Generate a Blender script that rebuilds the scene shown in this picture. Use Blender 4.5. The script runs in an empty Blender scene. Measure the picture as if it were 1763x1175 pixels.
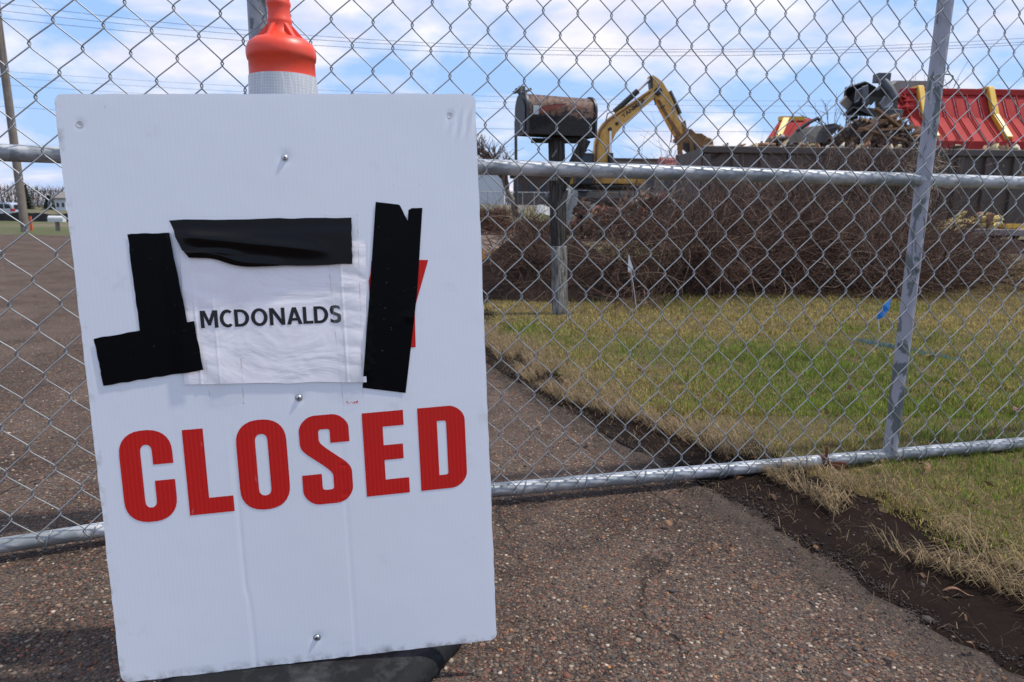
import bpy, bmesh, math, random
import numpy as np
from mathutils import Vector, Matrix

random.seed(7)
rng = np.random.default_rng(7)
R = math.radians
SC = bpy.context.scene
COL = SC.collection

# ------------------------------------------------------------------ camera
PW, PH, FPX = 1763.0, 1175.0, 1175.0
PITCH, ROLL, CAMZ = .1886, .0136, .8
FWD = np.array([0, math.cos(PITCH), -math.sin(PITCH)])
_u = np.array([0, math.sin(PITCH), math.cos(PITCH)]); _r = np.array([1., 0, 0])
RIGHT = math.cos(ROLL) * _r + math.sin(ROLL) * _u
UP = -math.sin(ROLL) * _r + math.cos(ROLL) * _u
cam_d = bpy.data.cameras.new('camera'); cam = bpy.data.objects.new('camera', cam_d); COL.objects.link(cam)
cam_d.sensor_width = 36; cam_d.lens = 36 * FPX / PW; cam_d.clip_start = .05; cam_d.clip_end = 5000
cam.matrix_world = Matrix(((RIGHT[0], UP[0], -FWD[0], 0), (RIGHT[1], UP[1], -FWD[1], 0), (RIGHT[2], UP[2], -FWD[2], CAMZ), (0, 0, 0, 1)))
cam_d.dof.use_dof = True; cam_d.dof.focus_distance = 1.35; cam_d.dof.aperture_fstop = 10
SC.camera = cam

# ------------------------------------------------------------------ light
SUN_DIR = Vector((.468, .030, .883)).normalized()
sun_el = math.asin(SUN_DIR.z); sun_az = math.atan2(SUN_DIR.x, SUN_DIR.y)
sd = bpy.data.lights.new('sun', 'SUN'); so = bpy.data.objects.new('sun', sd); COL.objects.link(so)
sd.energy = 2.25; sd.angle = R(1.5); sd.color = (1, .95, .88)
so.rotation_euler = SUN_DIR.to_track_quat('Z', 'Y').to_euler(); so.location = (20, -5, 30)
W = bpy.data.worlds.new('World'); SC.world = W; W.use_nodes = True
nt = W.node_tree; nt.nodes.clear()
def N(t, **k):
    n = nt.nodes.new(t)
    for a, b in k.items(): setattr(n, a, b)
    return n
out = N('ShaderNodeOutputWorld'); bg = N('ShaderNodeBackground'); bg.inputs[1].default_value = .146
sky = N('ShaderNodeTexSky', sky_type='NISHITA'); sky.sun_disc = False
sky.sun_elevation = sun_el; sky.sun_rotation = sun_az; sky.air_density = 1.3; sky.dust_density = 1.2; sky.ozone_density = 1.5
tc = N('ShaderNodeTexCoord'); sep = N('ShaderNodeSeparateXYZ'); nt.links.new(tc.outputs['Generated'], sep.inputs[0])
mx = N('ShaderNodeMath', operation='MAXIMUM'); nt.links.new(sep.outputs[2], mx.inputs[0]); mx.inputs[1].default_value = 0
ad = N('ShaderNodeMath', operation='ADD'); nt.links.new(mx.outputs[0], ad.inputs[0]); ad.inputs[1].default_value = .30
dv = N('ShaderNodeVectorMath', operation='DIVIDE'); cmb = N('ShaderNodeCombineXYZ')
for i in range(3): nt.links.new(ad.outputs[0], cmb.inputs[i])
nt.links.new(tc.outputs['Generated'], dv.inputs[0]); nt.links.new(cmb.outputs[0], dv.inputs[1])
mp = N('ShaderNodeMapping'); mp.inputs[1].default_value = (3.1, .4, 0); mp.inputs[3].default_value = (1.5, 1.7, 2.6); nt.links.new(dv.outputs[0], mp.inputs[0])
nz = N('ShaderNodeTexNoise'); nz.inputs['Scale'].default_value = 1.35; nz.inputs['Detail'].default_value = 9; nz.inputs['Roughness'].default_value = .52; nz.inputs['Distortion'].default_value = .25
nt.links.new(mp.outputs[0], nz.inputs['Vector'])
rp = N('ShaderNodeValToRGB'); rp.color_ramp.elements[0].position = .43; rp.color_ramp.elements[1].position = .58
rp.color_ramp.elements[0].color = (0, 0, 0, 1); rp.color_ramp.elements[1].color = (.93, .93, .93, 1)
nt.links.new(nz.outputs['Fac'], rp.inputs[0])
nz2 = N('ShaderNodeTexNoise'); nz2.inputs['Scale'].default_value = 3.4; nz2.inputs['Detail'].default_value = 6
nt.links.new(mp.outputs[0], nz2.inputs['Vector'])
crp = N('ShaderNodeValToRGB'); crp.color_ramp.elements[0].position = .35; crp.color_ramp.elements[1].position = .68
crp.color_ramp.elements[0].color = (3.0, 3.1, 3.75, 1); crp.color_ramp.elements[1].color = (4.3, 4.1, 4.1, 1)
nt.links.new(nz2.outputs['Fac'], crp.inputs[0])
haze = N('ShaderNodeMixRGB'); haze.blend_type = 'MIX'; haze.inputs[0].default_value = .85; haze.inputs[2].default_value = (1.25, 2.1, 3.85, 1)
nt.links.new(sky.outputs[0], haze.inputs[1])
mixc = N('ShaderNodeMixRGB'); nt.links.new(rp.outputs[0], mixc.inputs[0]); nt.links.new(haze.outputs[0], mixc.inputs[1]); nt.links.new(crp.outputs[0], mixc.inputs[2])
nt.links.new(mixc.outputs[0], bg.inputs[0]); nt.links.new(bg.outputs[0], out.inputs[0])
vs = SC.view_settings; vs.view_transform = 'Standard'; vs.look = 'None'; vs.exposure = .84; vs.gamma = 1; vs.use_curve_mapping = False

# ------------------------------------------------------------------ helpers
def ray(u, v): return FWD + RIGHT * (u - PW / 2) / FPX - UP * (v - PH / 2) / FPX
def P(u, v, Y):
    d = ray(u, v); return np.array([0, 0, CAMZ]) + d * (Y / d[1])
def G(u, v, z=0.):
    d = ray(u, v); t = (z - CAMZ) / d[2]; return np.array([0, 0, CAMZ]) + d * t
def _h(ix, iy, s):
    n = (ix * 374761393 + iy * 668265263 + s * 974634777) & 0x7fffffff
    n = ((n ^ (n >> 13)) * 1274126177) & 0x7fffffff
    return ((n ^ (n >> 16)) & 0xffff) / 65535.
def vnoise(x, y, s=0):
    x = np.asarray(x, float); y = np.asarray(y, float)
    ix = np.floor(x).astype(np.int64); iy = np.floor(y).astype(np.int64); fx = x - ix; fy = y - iy
    fx = fx * fx * (3 - 2 * fx); fy = fy * fy * (3 - 2 * fy)
    a = _h(ix, iy, s); b = _h(ix + 1, iy, s); c = _h(ix, iy + 1, s); d = _h(ix + 1, iy + 1, s)
    return (a * (1 - fx) + b * fx) * (1 - fy) + (c * (1 - fx) + d * fx) * fy
def fbm(x, y, s=0, o=4):
    r = 0; a = .5; f = 1.
    for i in range(o): r = r + a * vnoise(np.asarray(x) * f, np.asarray(y) * f, s + i); a *= .5; f *= 2.03
    return r / (1 - .5 ** o)
def sstep(a, b, x):
    t = np.clip((np.asarray(x, float) - a) / (b - a), 0, 1); return t * t * (3 - 2 * t)

class MB:
    def __init__(s): s.v = []; s.f = []
    def add(s, V, F):
        o = len(s.v); s.v.extend([tuple(map(float, p)) for p in V]); s.f.extend([tuple(i + o for i in f) for f in F]); return s
    def box(s, c, size, ax=None, bev=0):
        c = np.array(c, float); h = np.array(size, float) / 2
        A = np.eye(3) if ax is None else np.array(ax, float)
        if bev <= 0:
            V = [c + A[0] * h[0] * x + A[1] * h[1] * y + A[2] * h[2] * z for x in (-1, 1) for y in (-1, 1) for z in (-1, 1)]
            return s.add(V, [(0, 1, 3, 2), (4, 6, 7, 5), (0, 4, 5, 1), (2, 3, 7, 6), (0, 2, 6, 4), (1, 5, 7, 3)])
        bm = bmesh.new(); bmesh.ops.create_cube(bm, size=1)
        for v in bm.verts: v.co = Vector((v.co.x * size[0], v.co.y * size[1], v.co.z * size[2]))
        bmesh.ops.bevel(bm, geom=bm.edges[:], offset=bev, segments=2, affect='EDGES', profile=.5)
        bm.verts.index_update()
        V = [c + A[0] * v.co.x + A[1] * v.co.y + A[2] * v.co.z for v in bm.verts]; F = [[v.index for v in f.verts] for f in bm.faces]
        bm.free(); return s.add(V, F)
    def tube(s, pts, r, n=8, cap=True):
        pts = np.array(pts, float); m = len(pts); r = np.broadcast_to(np.asarray(r, float), (m,))
        T = np.gradient(pts, axis=0); T /= np.linalg.norm(T, axis=1)[:, None] + 1e-12
        ref = np.array([0, 0, 1.]) if abs(T[0][2]) < .9 else np.array([1., 0, 0])
        a = np.cross(T[0], ref); a /= np.linalg.norm(a); V = []
        ang = np.arange(n) * 2 * np.pi / n
        for i in range(m):
            a = a - T[i] * (a @ T[i]); a /= np.linalg.norm(a) + 1e-12; b = np.cross(T[i], a)
            for t in ang: V.append(pts[i] + r[i] * (math.cos(t) * a + math.sin(t) * b))
        F = [(i * n + j, i * n + (j + 1) % n, (i + 1) * n + (j + 1) % n, (i + 1) * n + j) for i in range(m - 1) for j in range(n)]
        if cap: F += [tuple(range(n - 1, -1, -1)), tuple((m - 1) * n + j for j in range(n))]
        return s.add(V, F)
    def lathe(s, prof, c, n=40, axis=(0, 0, 1)):
        z = np.array(axis, float); z /= np.linalg.norm(z); ref = np.array([1., 0, 0]) if abs(z[0]) < .9 else np.array([0, 1., 0])
        x = np.cross(ref, z); x /= np.linalg.norm(x); y = np.cross(z, x); c = np.array(c, float); V = []
        for r, h in prof:
            for j in range(n):
                t = 2 * math.pi * j / n; V.append(c + z * h + r * (math.cos(t) * x + math.sin(t) * y))
        m = len(prof); F = [(i * n + j, i * n + (j + 1) % n, (i + 1) * n + (j + 1) % n, (i + 1) * n + j) for i in range(m - 1) for j in range(n)]
        F += [tuple(range(n - 1, -1, -1)), tuple((m - 1) * n + j for j in range(n))]
        return s.add(V, F)
    def prism(s, poly, d):
        V = [np.array(p, float) for p in poly]; d = np.array(d, float); n = len(V)
        return s.add(V + [p + d for p in V], [tuple(range(n)), tuple(range(2 * n - 1, n - 1, -1))] + [(i, i + n, (i + 1) % n + n, (i + 1) % n) for i in range(n)])
    def grid(s, fn, nu, nv, thick=None):
        V = [fn(i / nu, j / nv) for j in range(nv + 1) for i in range(nu + 1)]; w = nu + 1
        F = [(j * w + i, j * w + i + 1, (j + 1) * w + i + 1, (j + 1) * w + i) for j in range(nv) for i in range(nu)]
        return s.add(V, F)
ORG = {}
def link_mesh(name, me, mat, parent, loc):
    o = bpy.data.objects.new(name, me); COL.objects.link(o)
    if mat is not None: me.materials.append(mat)
    if parent is not None:
        o.parent = parent; ORG[o.name] = loc
    else:
        o.location = loc; ORG[o.name] = loc
    return o
def obj(name, mb, mat, parent=None, smooth=False, fix=True, cols=None):
    V = np.array(mb.v if isinstance(mb, MB) else mb[0], float); F = mb.f if isinstance(mb, MB) else mb[1]
    if parent is not None: loc = ORG[parent.name]
    else:
        lo, hi = V.min(0), V.max(0); loc = np.array([(lo[0] + hi[0]) / 2, (lo[1] + hi[1]) / 2, lo[2]])
    V = V - loc
    me = bpy.data.meshes.new(name)
    if isinstance(F, np.ndarray):
        n, k = F.shape
        me.vertices.add(len(V)); me.vertices.foreach_set('co', V.astype(np.float32).ravel())
        me.loops.add(n * k); me.loops.foreach_set('vertex_index', F.astype(np.int32).ravel())
        me.polygons.add(n); me.polygons.foreach_set('loop_start', np.arange(0, n * k, k, dtype=np.int32))
        me.update(calc_edges=True)
    else:
        me.from_pydata(V.tolist(), [], F)
        if fix:
            bm = bmesh.new(); bm.from_mesh(me); bmesh.ops.recalc_face_normals(bm, faces=bm.faces[:]); bm.to_mesh(me); bm.free()
    if cols is not None:
        ca = me.color_attributes.new('Col', 'FLOAT_COLOR', 'POINT')
        c4 = np.ones((len(V), 4), np.float32); c4[:, :3] = cols; ca.data.foreach_set('color', c4.ravel())
    if smooth:
        me.shade_smooth()
        if smooth is not True and hasattr(me, 'set_sharp_from_angle'): me.set_sharp_from_angle(angle=R(smooth))
    return link_mesh(name, me, mat, parent, loc)
def tag(o, label, cat, group=None, kind=None):
    if label: o['label'] = label
    if cat: o['category'] = cat
    if group: o['group'] = group
    if kind: o['kind'] = kind
    return o
def thing(name, loc, label, cat, group=None):
    o = bpy.data.objects.new(name, None); COL.objects.link(o); o.location = [float(x) for x in loc]; o.empty_display_size = .1
    ORG[o.name] = np.array(loc, float); return tag(o, label, cat, group)
def struct(name, mb, mat, **k):
    o = obj(name, mb, mat, **k); o['kind'] = 'structure'; return o
def stuff(name, mb, mat, label, cat=None, **k):
    o = obj(name, mb, mat, **k); o['kind'] = 'stuff'
    if label: o['label'] = label
    if cat: o['category'] = cat
    return o

# ------------------------------------------------------------------ materials
class MT:
    def __init__(s, name, col=(.5, .5, .5), rough=.6, metal=0., spec=.5):
        s.m = bpy.data.materials.new(name); s.m.use_nodes = True; s.t = s.m.node_tree
        s.b = s.t.nodes['Principled BSDF']; s.set(col, rough, metal, spec); s._co = None
    def set(s, col, rough, metal, spec):
        s.b.inputs['Base Color'].default_value = (*col, 1); s.b.inputs['Roughness'].default_value = rough
        s.b.inputs['Metallic'].default_value = metal; s.b.inputs['Specular IOR Level'].default_value = spec
    def n(s, t, **k):
        x = s.t.nodes.new(t)
        for a, b in k.items(): setattr(x, a, b)
        return x
    def l(s, a, b): s.t.links.new(a, b)
    def co(s, scale=(1, 1, 1), rot=(0, 0, 0)):
        if s._co is None: s._co = s.n('ShaderNodeTexCoord')
        if tuple(scale) == (1, 1, 1) and tuple(rot) == (0, 0, 0): return s._co.outputs['Object']
        m = s.n('ShaderNodeMapping'); m.inputs[3].default_value = scale; m.inputs[2].default_value = rot; s.l(s._co.outputs['Object'], m.inputs[0]); return m.outputs[0]
    def noise(s, sc, det=5, rough=.6, vec=None, dist=0):
        x = s.n('ShaderNodeTexNoise'); x.inputs['Scale'].default_value = sc; x.inputs['Detail'].default_value = det; x.inputs['Roughness'].default_value = rough
        x.inputs['Distortion'].default_value = dist; s.l(vec or s.co(), x.inputs['Vector']); return x.outputs['Fac']
    def vor(s, sc, feat='F1', outp='Distance', vec=None, rnd=1):
        x = s.n('ShaderNodeTexVoronoi', feature=feat); x.inputs['Scale'].default_value = sc; x.inputs['Randomness'].default_value = rnd
        s.l(vec or s.co(), x.inputs['Vector']); return x.outputs[outp]
    def ramp(s, f, stops, interp='LINEAR'):
        x = s.n('ShaderNodeValToRGB'); r = x.color_ramp; r.interpolation = interp
        while len(r.elements) < len(stops): r.elements.new(.5)
        for e, (p, c) in zip(r.elements, stops):
            e.position = p; e.color = (*c, 1) if isinstance(c, tuple) else (c, c, c, 1)
        s.l(f, x.inputs[0]); return x.outputs[0]
    def mix(s, f, a, b, mode='MIX'):
        x = s.n('ShaderNodeMixRGB'); x.blend_type = mode
        for i, q in enumerate((f, a, b)):
            if isinstance(q, tuple): x.inputs[i].default_value = (*q, 1)
            elif isinstance(q, (int, float)): x.inputs[i].default_value = q if i == 0 else (q, q, q, 1)
            else: s.l(q, x.inputs[i])
        return x.outputs[0]
    def math(s, op, a, b=0.):
        x = s.n('ShaderNodeMath', operation=op)
        for i, q in enumerate((a, b)):
            if isinstance(q, (int, float)): x.inputs[i].default_value = q
            else: s.l(q, x.inputs[i])
        return x.outputs[0]
    def color(s, c): s.l(c, s.b.inputs['Base Color']); return s
    def rough(s, f): s.l(f, s.b.inputs['Roughness']); return s
    def bump(s, h, st=.3, d=.01):
        x = s.n('ShaderNodeBump'); x.inputs['Strength'].default_value = st; x.inputs['Distance'].default_value = d
        s.l(h, x.inputs['Height'])
        if s.b.inputs['Normal'].links: s.l(s.b.inputs['Normal'].links[0].from_socket, x.inputs['Normal'])
        s.l(x.outputs[0], s.b.inputs['Normal']); return s
    def attr(s):
        x = s.n('ShaderNodeAttribute'); x.attribute_name = 'Col'; return x.outputs['Color']
M = {}
def simple(key, col, rough=.6, metal=0., var=.25, sc=6., spec=.5, bump=0.):
    m = MT(key, col, rough, metal, spec)
    n = m.noise(sc, 6, .65)
    m.color(m.mix(1, col, m.ramp(n, [(.25, 1 - var), (.75, 1 + var * .6)]), 'MULTIPLY'))
    if bump: m.bump(n, bump, .02)
    M[key] = m.m; return m
# corrugated plastic: vertical flutes, faint grime, lets some light through
m = MT('coroplast', (.80, .81, .83), .38, 0, .45)
sx = m.n('ShaderNodeSeparateXYZ'); m.l(m.co(), sx.inputs[0])
wv = m.math('SINE', m.math('MULTIPLY', sx.outputs[0], 2 * math.pi / .0066))
c = m.mix(m.ramp(wv, [(.2, 0.), (1, 1.)]), (.885, .91, .945), (.90, .925, .955))
dirt = m.ramp(m.noise(9, 8, .75), [(.60, 0.), (.82, .5)])
c = m.mix(dirt, c, (.62, .61, .57))
sp = m.ramp(m.noise(120, 3, .5), [(.72, 0.), (.76, .5)]); sp2 = m.math('MULTIPLY', sp, m.ramp(m.noise(14, 2), [(.5, 0.), (.62, 1.)]))
c = m.mix(sp2, c, (.42, .40, .37))
bt = m.math('MULTIPLY', m.ramp(m.math('MULTIPLY', sx.outputs[1], -2.1872), [(.965, 0.), (.998, 1.)]), m.ramp(m.noise(22, 6, .7), [(.46, 0.), (.62, .8)])); c = m.mix(bt, c, (.16, .155, .14))
lt = m.math('MULTIPLY', m.ramp(m.math('MULTIPLY', sx.outputs[0], -3.2808), [(.965, 0.), (.998, 1.)]), m.ramp(m.noise(26, 6, .7), [(.50, 0.), (.64, .7)])); c = m.mix(lt, c, (.36, .34, .29))
ys_ = m.ramp(m.noise(4.5, 7, .75), [(.60, 0.), (.72, .35)]); c = m.mix(ys_, c, (.66, .66, .58))
m.color(c); m.bump(wv, .06, .0002); m.bump(m.noise(7, 3), .08, .01)
tr = m.n('ShaderNodeBsdfTranslucent'); tr.inputs[0].default_value = (.82, .86, .92, 1); mx = m.n('ShaderNodeMixShader'); mx.inputs[0].default_value = .16; m.l(m.b.outputs[0], mx.inputs[1]); m.l(tr.outputs[0], mx.inputs[2]); m.l(mx.outputs[0], m.t.nodes['Material Output'].inputs[0])
M['coroplast'] = m.m
m = MT('sign_red', (.42, .020, .016), .5, 0, .2); sx = m.n('ShaderNodeSeparateXYZ'); m.l(m.co(), sx.inputs[0])
wv = m.math('SINE', m.math('MULTIPLY', sx.outputs[0], 2 * math.pi / .0066))
c = m.mix(m.ramp(wv, [(.0, 0.), (1, 1.)]), (.56, .013, .010), (.62, .020, .014)); c = m.mix(m.ramp(m.noise(6, 6, .7), [(.45, 0.), (.8, .5)]), c, (.46, .022, .018)); sc9 = m.ramp(m.noise(40, 2, .5, m.co((4, .5, 1))), [(.74, 0.), (.76, .6)]); m.color(m.mix(sc9, c, (.60, .22, .20))); m.bump(wv, .10, .0002); M['sign_red'] = m.m
m = MT('glossy_tape', (.0025, .0025, .003), .24, 0, .2); m.bump(m.noise(20, 2, .5), .06, .004); M['glossy_tape'] = m.m
m = MT('black_tape', (.002, .002, .0024), .36, 0, .07); m.color(m.mix(m.ramp(m.noise(170, 3, .5), [(.70, 0.), (.76, .5)]), (.0025, .0025, .003), (.10, .10, .10))); m.bump(m.noise(22, 4, .5), .14, .004)
m.rough(m.ramp(m.noise(14, 4), [(.3, .30), (.7, .45)])); M['black_tape'] = m.m
m = MT('paper', (.80, .77, .79), .75); n1 = m.noise(9, 5, .5, m.co((1, 1.8, 1)), .8); m.bump(n1, .30, .012)
m.color(m.mix(m.ramp(m.noise(16, 5), [(.5, 0.), (.8, .5)]), (.90, .865, .88), (.80, .74, .72))); M['paper'] = m.m
M['ink'] = MT('ink', (.008, .008, .009), .5).m
m = MT('clear_tape', (.75, .76, .75), .22); a_ = m.attr(); sa = m.n('ShaderNodeSeparateColor'); m.l(a_, sa.inputs[0]); gr = m.math('MULTIPLY', sa.outputs[0], m.ramp(m.noise(60, 4, .6), [(.40, .15), (.60, 1.)])); m.l(m.math('ADD', m.math('MULTIPLY', gr, .5), .08), m.b.inputs['Alpha']); m.color(m.mix(gr, (.78, .79, .78), (.36, .31, .24))); m.bump(m.noise(45, 3, .5, m.co((1, 3, 1))), .35, .004); M['clear_tape'] = m.m
m = MT('zinc', (.55, .56, .57), .32, .9); M['zinc'] = m.m
m = MT('orange_plastic', (.78, .065, .030), .42); n = m.noise(24, 6, .7)
m.color(m.mix(m.ramp(n, [(.52, 0.), (.8, .45)]), (.78, .060, .024), (.66, .17, .12))); m.bump(m.noise(60, 3), .06, .004)
m.b.inputs['Subsurface Weight'].default_value = 0; M['orange_plastic'] = m.m
m = MT('reflective_band', (.52, .53, .54), .4, .15); v = m.vor(230, 'DISTANCE_TO_EDGE', rnd=.15); m.bump(v, .25, .001)
m.color(m.mix(m.ramp(v, [(.02, .7), (.1, 0.)]), m.mix(m.noise(14, 7, .7), (.34, .35, .36), (.62, .63, .64)), (.74, .75, .76))); M['reflective_band'] = m.m
m = MT('rubber', (.022, .023, .025), .75, 0, .2); n = m.noise(16, 7, .7); m.color(m.mix(m.ramp(n, [(.5, 0.), (.75, .75)]), (.010, .0105, .012), (.075, .075, .078))); m.bump(m.noise(60, 4), .3, .006); M['rubber'] = m.m
m = MT('galvanised', (.5, .5, .5), .42, .3)
n = m.noise(13, 8, .66, m.co((.55, .8, 1.3)), .4); n2 = m.vor(38, 'F1', 'Color'); bw = m.n('ShaderNodeRGBToBW'); m.l(n2, bw.inputs[0])
c = m.mix(m.ramp(n, [(.44, 0.), (.57, 1.)]), (.20, .22, .225), (.50, .51, .515)); c = m.mix(.14, c, bw.outputs[0])
m.color(c); m.rough(m.ramp(n, [(.35, .36), (.65, .58)])); m.bump(m.noise(70, 3), .08, .003); M['galvanised'] = m.m
m = MT('painted_post', (.4, .4, .43), .5, .1); n = m.noise(17, 7, .62, m.co((1, 1, .42)), .8)
m.color(m.mix(m.ramp(n, [(.53, 0.), (.56, 1.)]), (.36, .36, .40), (.13, .15, .15))); m.bump(n, .12, .004); M['painted_post'] = m.m
m = MT('wire', (.34, .35, .36), .45, .45); m.color(m.mix(m.noise(30, 4), (.20, .215, .22), (.43, .445, .445))); M['wire'] = m.m
simple('rust', (.16, .055, .025), .85, 0, .5, 30)
# --- ground
m = MT('asphalt', (.06, .05, .05), .92, 0, .12)
V1 = m.vor(105, 'F1', 'Color'); D1 = m.vor(105, 'F1', 'Distance'); V2 = m.vor(260, 'F1', 'Color'); D2 = m.vor(260)
s1 = m.n('ShaderNodeSeparateColor'); m.l(V1, s1.inputs[0]); s2 = m.n('ShaderNodeSeparateColor'); m.l(V2, s2.inputs[0])
stops = [(0, (.036, .031, .030)), (.20, (.088, .066, .055)), (.40, (.060, .050, .048)), (.52, (.125, .092, .070)), (.64, (.098, .090, .080)), (.75, (.165, .125, .092)), (.85, (.15, .070, .048)), (.90, (.23, .185, .145)), (.97, (.34, .30, .255))]
c1 = m.ramp(s1.outputs[0], stops, 'CONSTANT'); c2 = m.ramp(s2.outputs[0], stops[:7], 'CONSTANT')
c = m.mix(m.ramp(D1, [(.30, 0.), (.62, 1.)]), c1, c2); c = m.mix(m.ramp(s1.outputs[1], [(.45, 0.), (.46, 1.)], 'CONSTANT'), c2, c)
c = m.mix(.9, c, m.ramp(m.noise(2.2, 7, .65), [(.3, (.70, .67, .63)), (.7, (1.40, 1.29, 1.18))]), 'MULTIPLY')
gap = m.ramp(m.vor(105, 'DISTANCE_TO_EDGE'), [(.02, .45), (.16, 1.12)]); c = m.mix(.85, c, gap, 'MULTIPLY')
dust = m.ramp(m.noise(1.1, 6, .7), [(.42, 0.), (.75, .55)]); c = m.mix(dust, c, (.135, .105, .085))
wp = m.n('ShaderNodeVectorMath', operation='ADD'); nn = m.n('ShaderNodeTexNoise'); nn.inputs['Scale'].default_value = 2.2; nn.inputs['Detail'].default_value = 6; m.l(m.co(), nn.inputs['Vector'])
sc_ = m.n('ShaderNodeVectorMath', operation='SCALE'); m.l(nn.outputs['Color'], sc_.inputs[0]); sc_.inputs['Scale'].default_value = .6; m.l(m.co(), wp.inputs[0]); m.l(sc_.outputs[0], wp.inputs[1])
cr = m.vor(1.15, 'DISTANCE_TO_EDGE', vec=wp.outputs[0]); crk = m.ramp(cr, [(.0035, 1.), (.012, 0.)]); crk = m.math('MULTIPLY', crk, m.ramp(m.noise(1.7, 3), [(.46, 0.), (.56, .8)]))
c = m.mix(crk, c, (.026, .021, .018)); m.color(c)
hgt = m.math('ADD', m.math('MULTIPLY', m.math('SUBTRACT', 1., D1), .7), m.math('MULTIPLY', m.math('SUBTRACT', 1., D2), .45)); hgt = m.math('SUBTRACT', hgt, m.math('MULTIPLY', crk, 2.)); m.bump(hgt, .9, .005); M['asphalt'] = m.m
m = MT('soil', (.03, .02, .016), 1., 0, .04); n = m.noise(30, 8, .75)
m.color(m.mix(n, (.009, .0060, .0049), (.028, .0195, .0157))); m.bump(m.noise(160, 6, .75), .8, .006); M['soil'] = m.m
m = MT('mound_soil', (.04, .025, .018), .95, 0, .2); n = m.noise(7, 9, .75)
m.color(m.mix(n, (.013, .0075, .0055), (.050, .029, .021))); m.bump(m.noise(25, 8, .75), 1., .04); M['mound_soil'] = m.m
m = MT('thatch', (.10, .08, .045), .95, 0, .2); m.color(m.mix(m.noise(60, 6, .7), (.035, .026, .014), (.16, .12, .06))); m.bump(m.noise(120, 5), .8, .01); M['thatch'] = m.m
m = MT('field', (.12, .10, .06), .95, 0, .2); n = m.noise(.12, 8, .65); n2 = m.noise(4, 6, .7)
c = m.mix(m.ramp(n, [(.40, 0.), (.60, 1.)]), (.17, .135, .085), (.085, .095, .035)); m.color(m.mix(.7, c, m.ramp(n2, [(.3, .6), (.7, 1.2)]), 'MULTIPLY')); m.bump(n2, .5, .05); M['field'] = m.m
m = MT('gravel_drive', (.16, .12, .1), .95, 0, .2); n = m.noise(1.2, 8, .7, m.co((.5, 1.5, 1))); m.color(m.mix(m.ramp(n, [(.35, 0.), (.65, 1.)]), (.115, .078, .055), (.21, .165, .135))); m.bump(m.noise(20, 6), .5, .02); M['gravel_drive'] = m.m
def attrmat(key, rough=.8, trans=0., spec=.3):
    m = MT(key, (.5, .5, .5), rough, 0, spec); m.color(m.attr()); M[key] = m.m
    if trans:
        tr = m.n('ShaderNodeBsdfTranslucent'); m.l(m.attr(), tr.inputs[0]); mx = m.n('ShaderNodeMixShader'); mx.inputs[0].default_value = trans
        o = m.t.nodes['Material Output']; m.l(m.b.outputs[0], mx.inputs[1]); m.l(tr.outputs[0], mx.inputs[2]); m.l(mx.outputs[0], o.inputs[0])
attrmat('blades', .65, .42); attrmat('twigs', .85); attrmat('stones', .8); attrmat('rubble', .9)
# --- wood, mailbox
m = MT('old_wood', (.2, .19, .17), .9, 0, .2); g = m.noise(20, 8, .7, m.co((5, 5, .45)))
c = m.mix(m.ramp(g, [(.36, 0.), (.62, 1.)]), (.045, .040, .036), (.36, .345, .31)); st = m.ramp(m.noise(3.2, 6, .7, m.co((1, 1, .8))), [(.46, 0.), (.6, .9)])
m.color(m.mix(st, c, (.03, .026, .023))); m.bump(g, .7, .012); M['old_wood'] = m.m
m = MT('dark_wood', (.03, .027, .025), .9, 0, .2); g = m.noise(20, 8, .7, m.co((5, 5, .45))); m.color(m.mix(m.ramp(g, [(.45, 0.), (.75, 1.)]), (.022, .019, .017), (.16, .145, .13))); m.bump(g, .7, .01); M['dark_wood'] = m.m
MBZ = 1.485
m = MT('mailbox_skin', (.02, .02, .02), .65, 0, .2); geo = m.n('ShaderNodeNewGeometry'); sn = m.n('ShaderNodeSeparateXYZ'); m.l(m.co(), sn.inputs[0])
up = m.ramp(sn.outputs[2], [(.0, 0.), (1., 1.)]); zz = m.math('MULTIPLY', m.math('SUBTRACT', sn.outputs[2], MBZ), 12.)
wear = m.math('ADD', zz, m.math('MULTIPLY', m.math('SUBTRACT', m.noise(16, 7, .7), .5), 1.2)); wr = m.ramp(wear, [(.05, 0.), (.22, 1.)])
rc = m.mix(m.ramp(m.noise(45, 7, .75), [(.40, 0.), (.56, 1.)]), (.125, .038, .020), (.17, .12, .095)); rc = m.mix(m.ramp(m.noise(30, 5, .7), [(.50, 0.), (.58, 1.)]), rc, (.022, .021, .021))
bk = m.mix(m.ramp(m.noise(70, 6, .8), [(.56, 0.), (.75, .7)]), (.016, .015, .016), (.16, .145, .13)); m.color(m.mix(wr, bk, rc)); m.bump(m.noise(60, 5), .25, .004); M['mailbox_skin'] = m.m
simple('mailbox_black', (.018, .018, .021), .5, 0, .6, 25); simple('faded_red', (.16, .022, .014), .55, 0, .45, 30); simple('tin', (.38, .42, .45), .4, .6)
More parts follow.
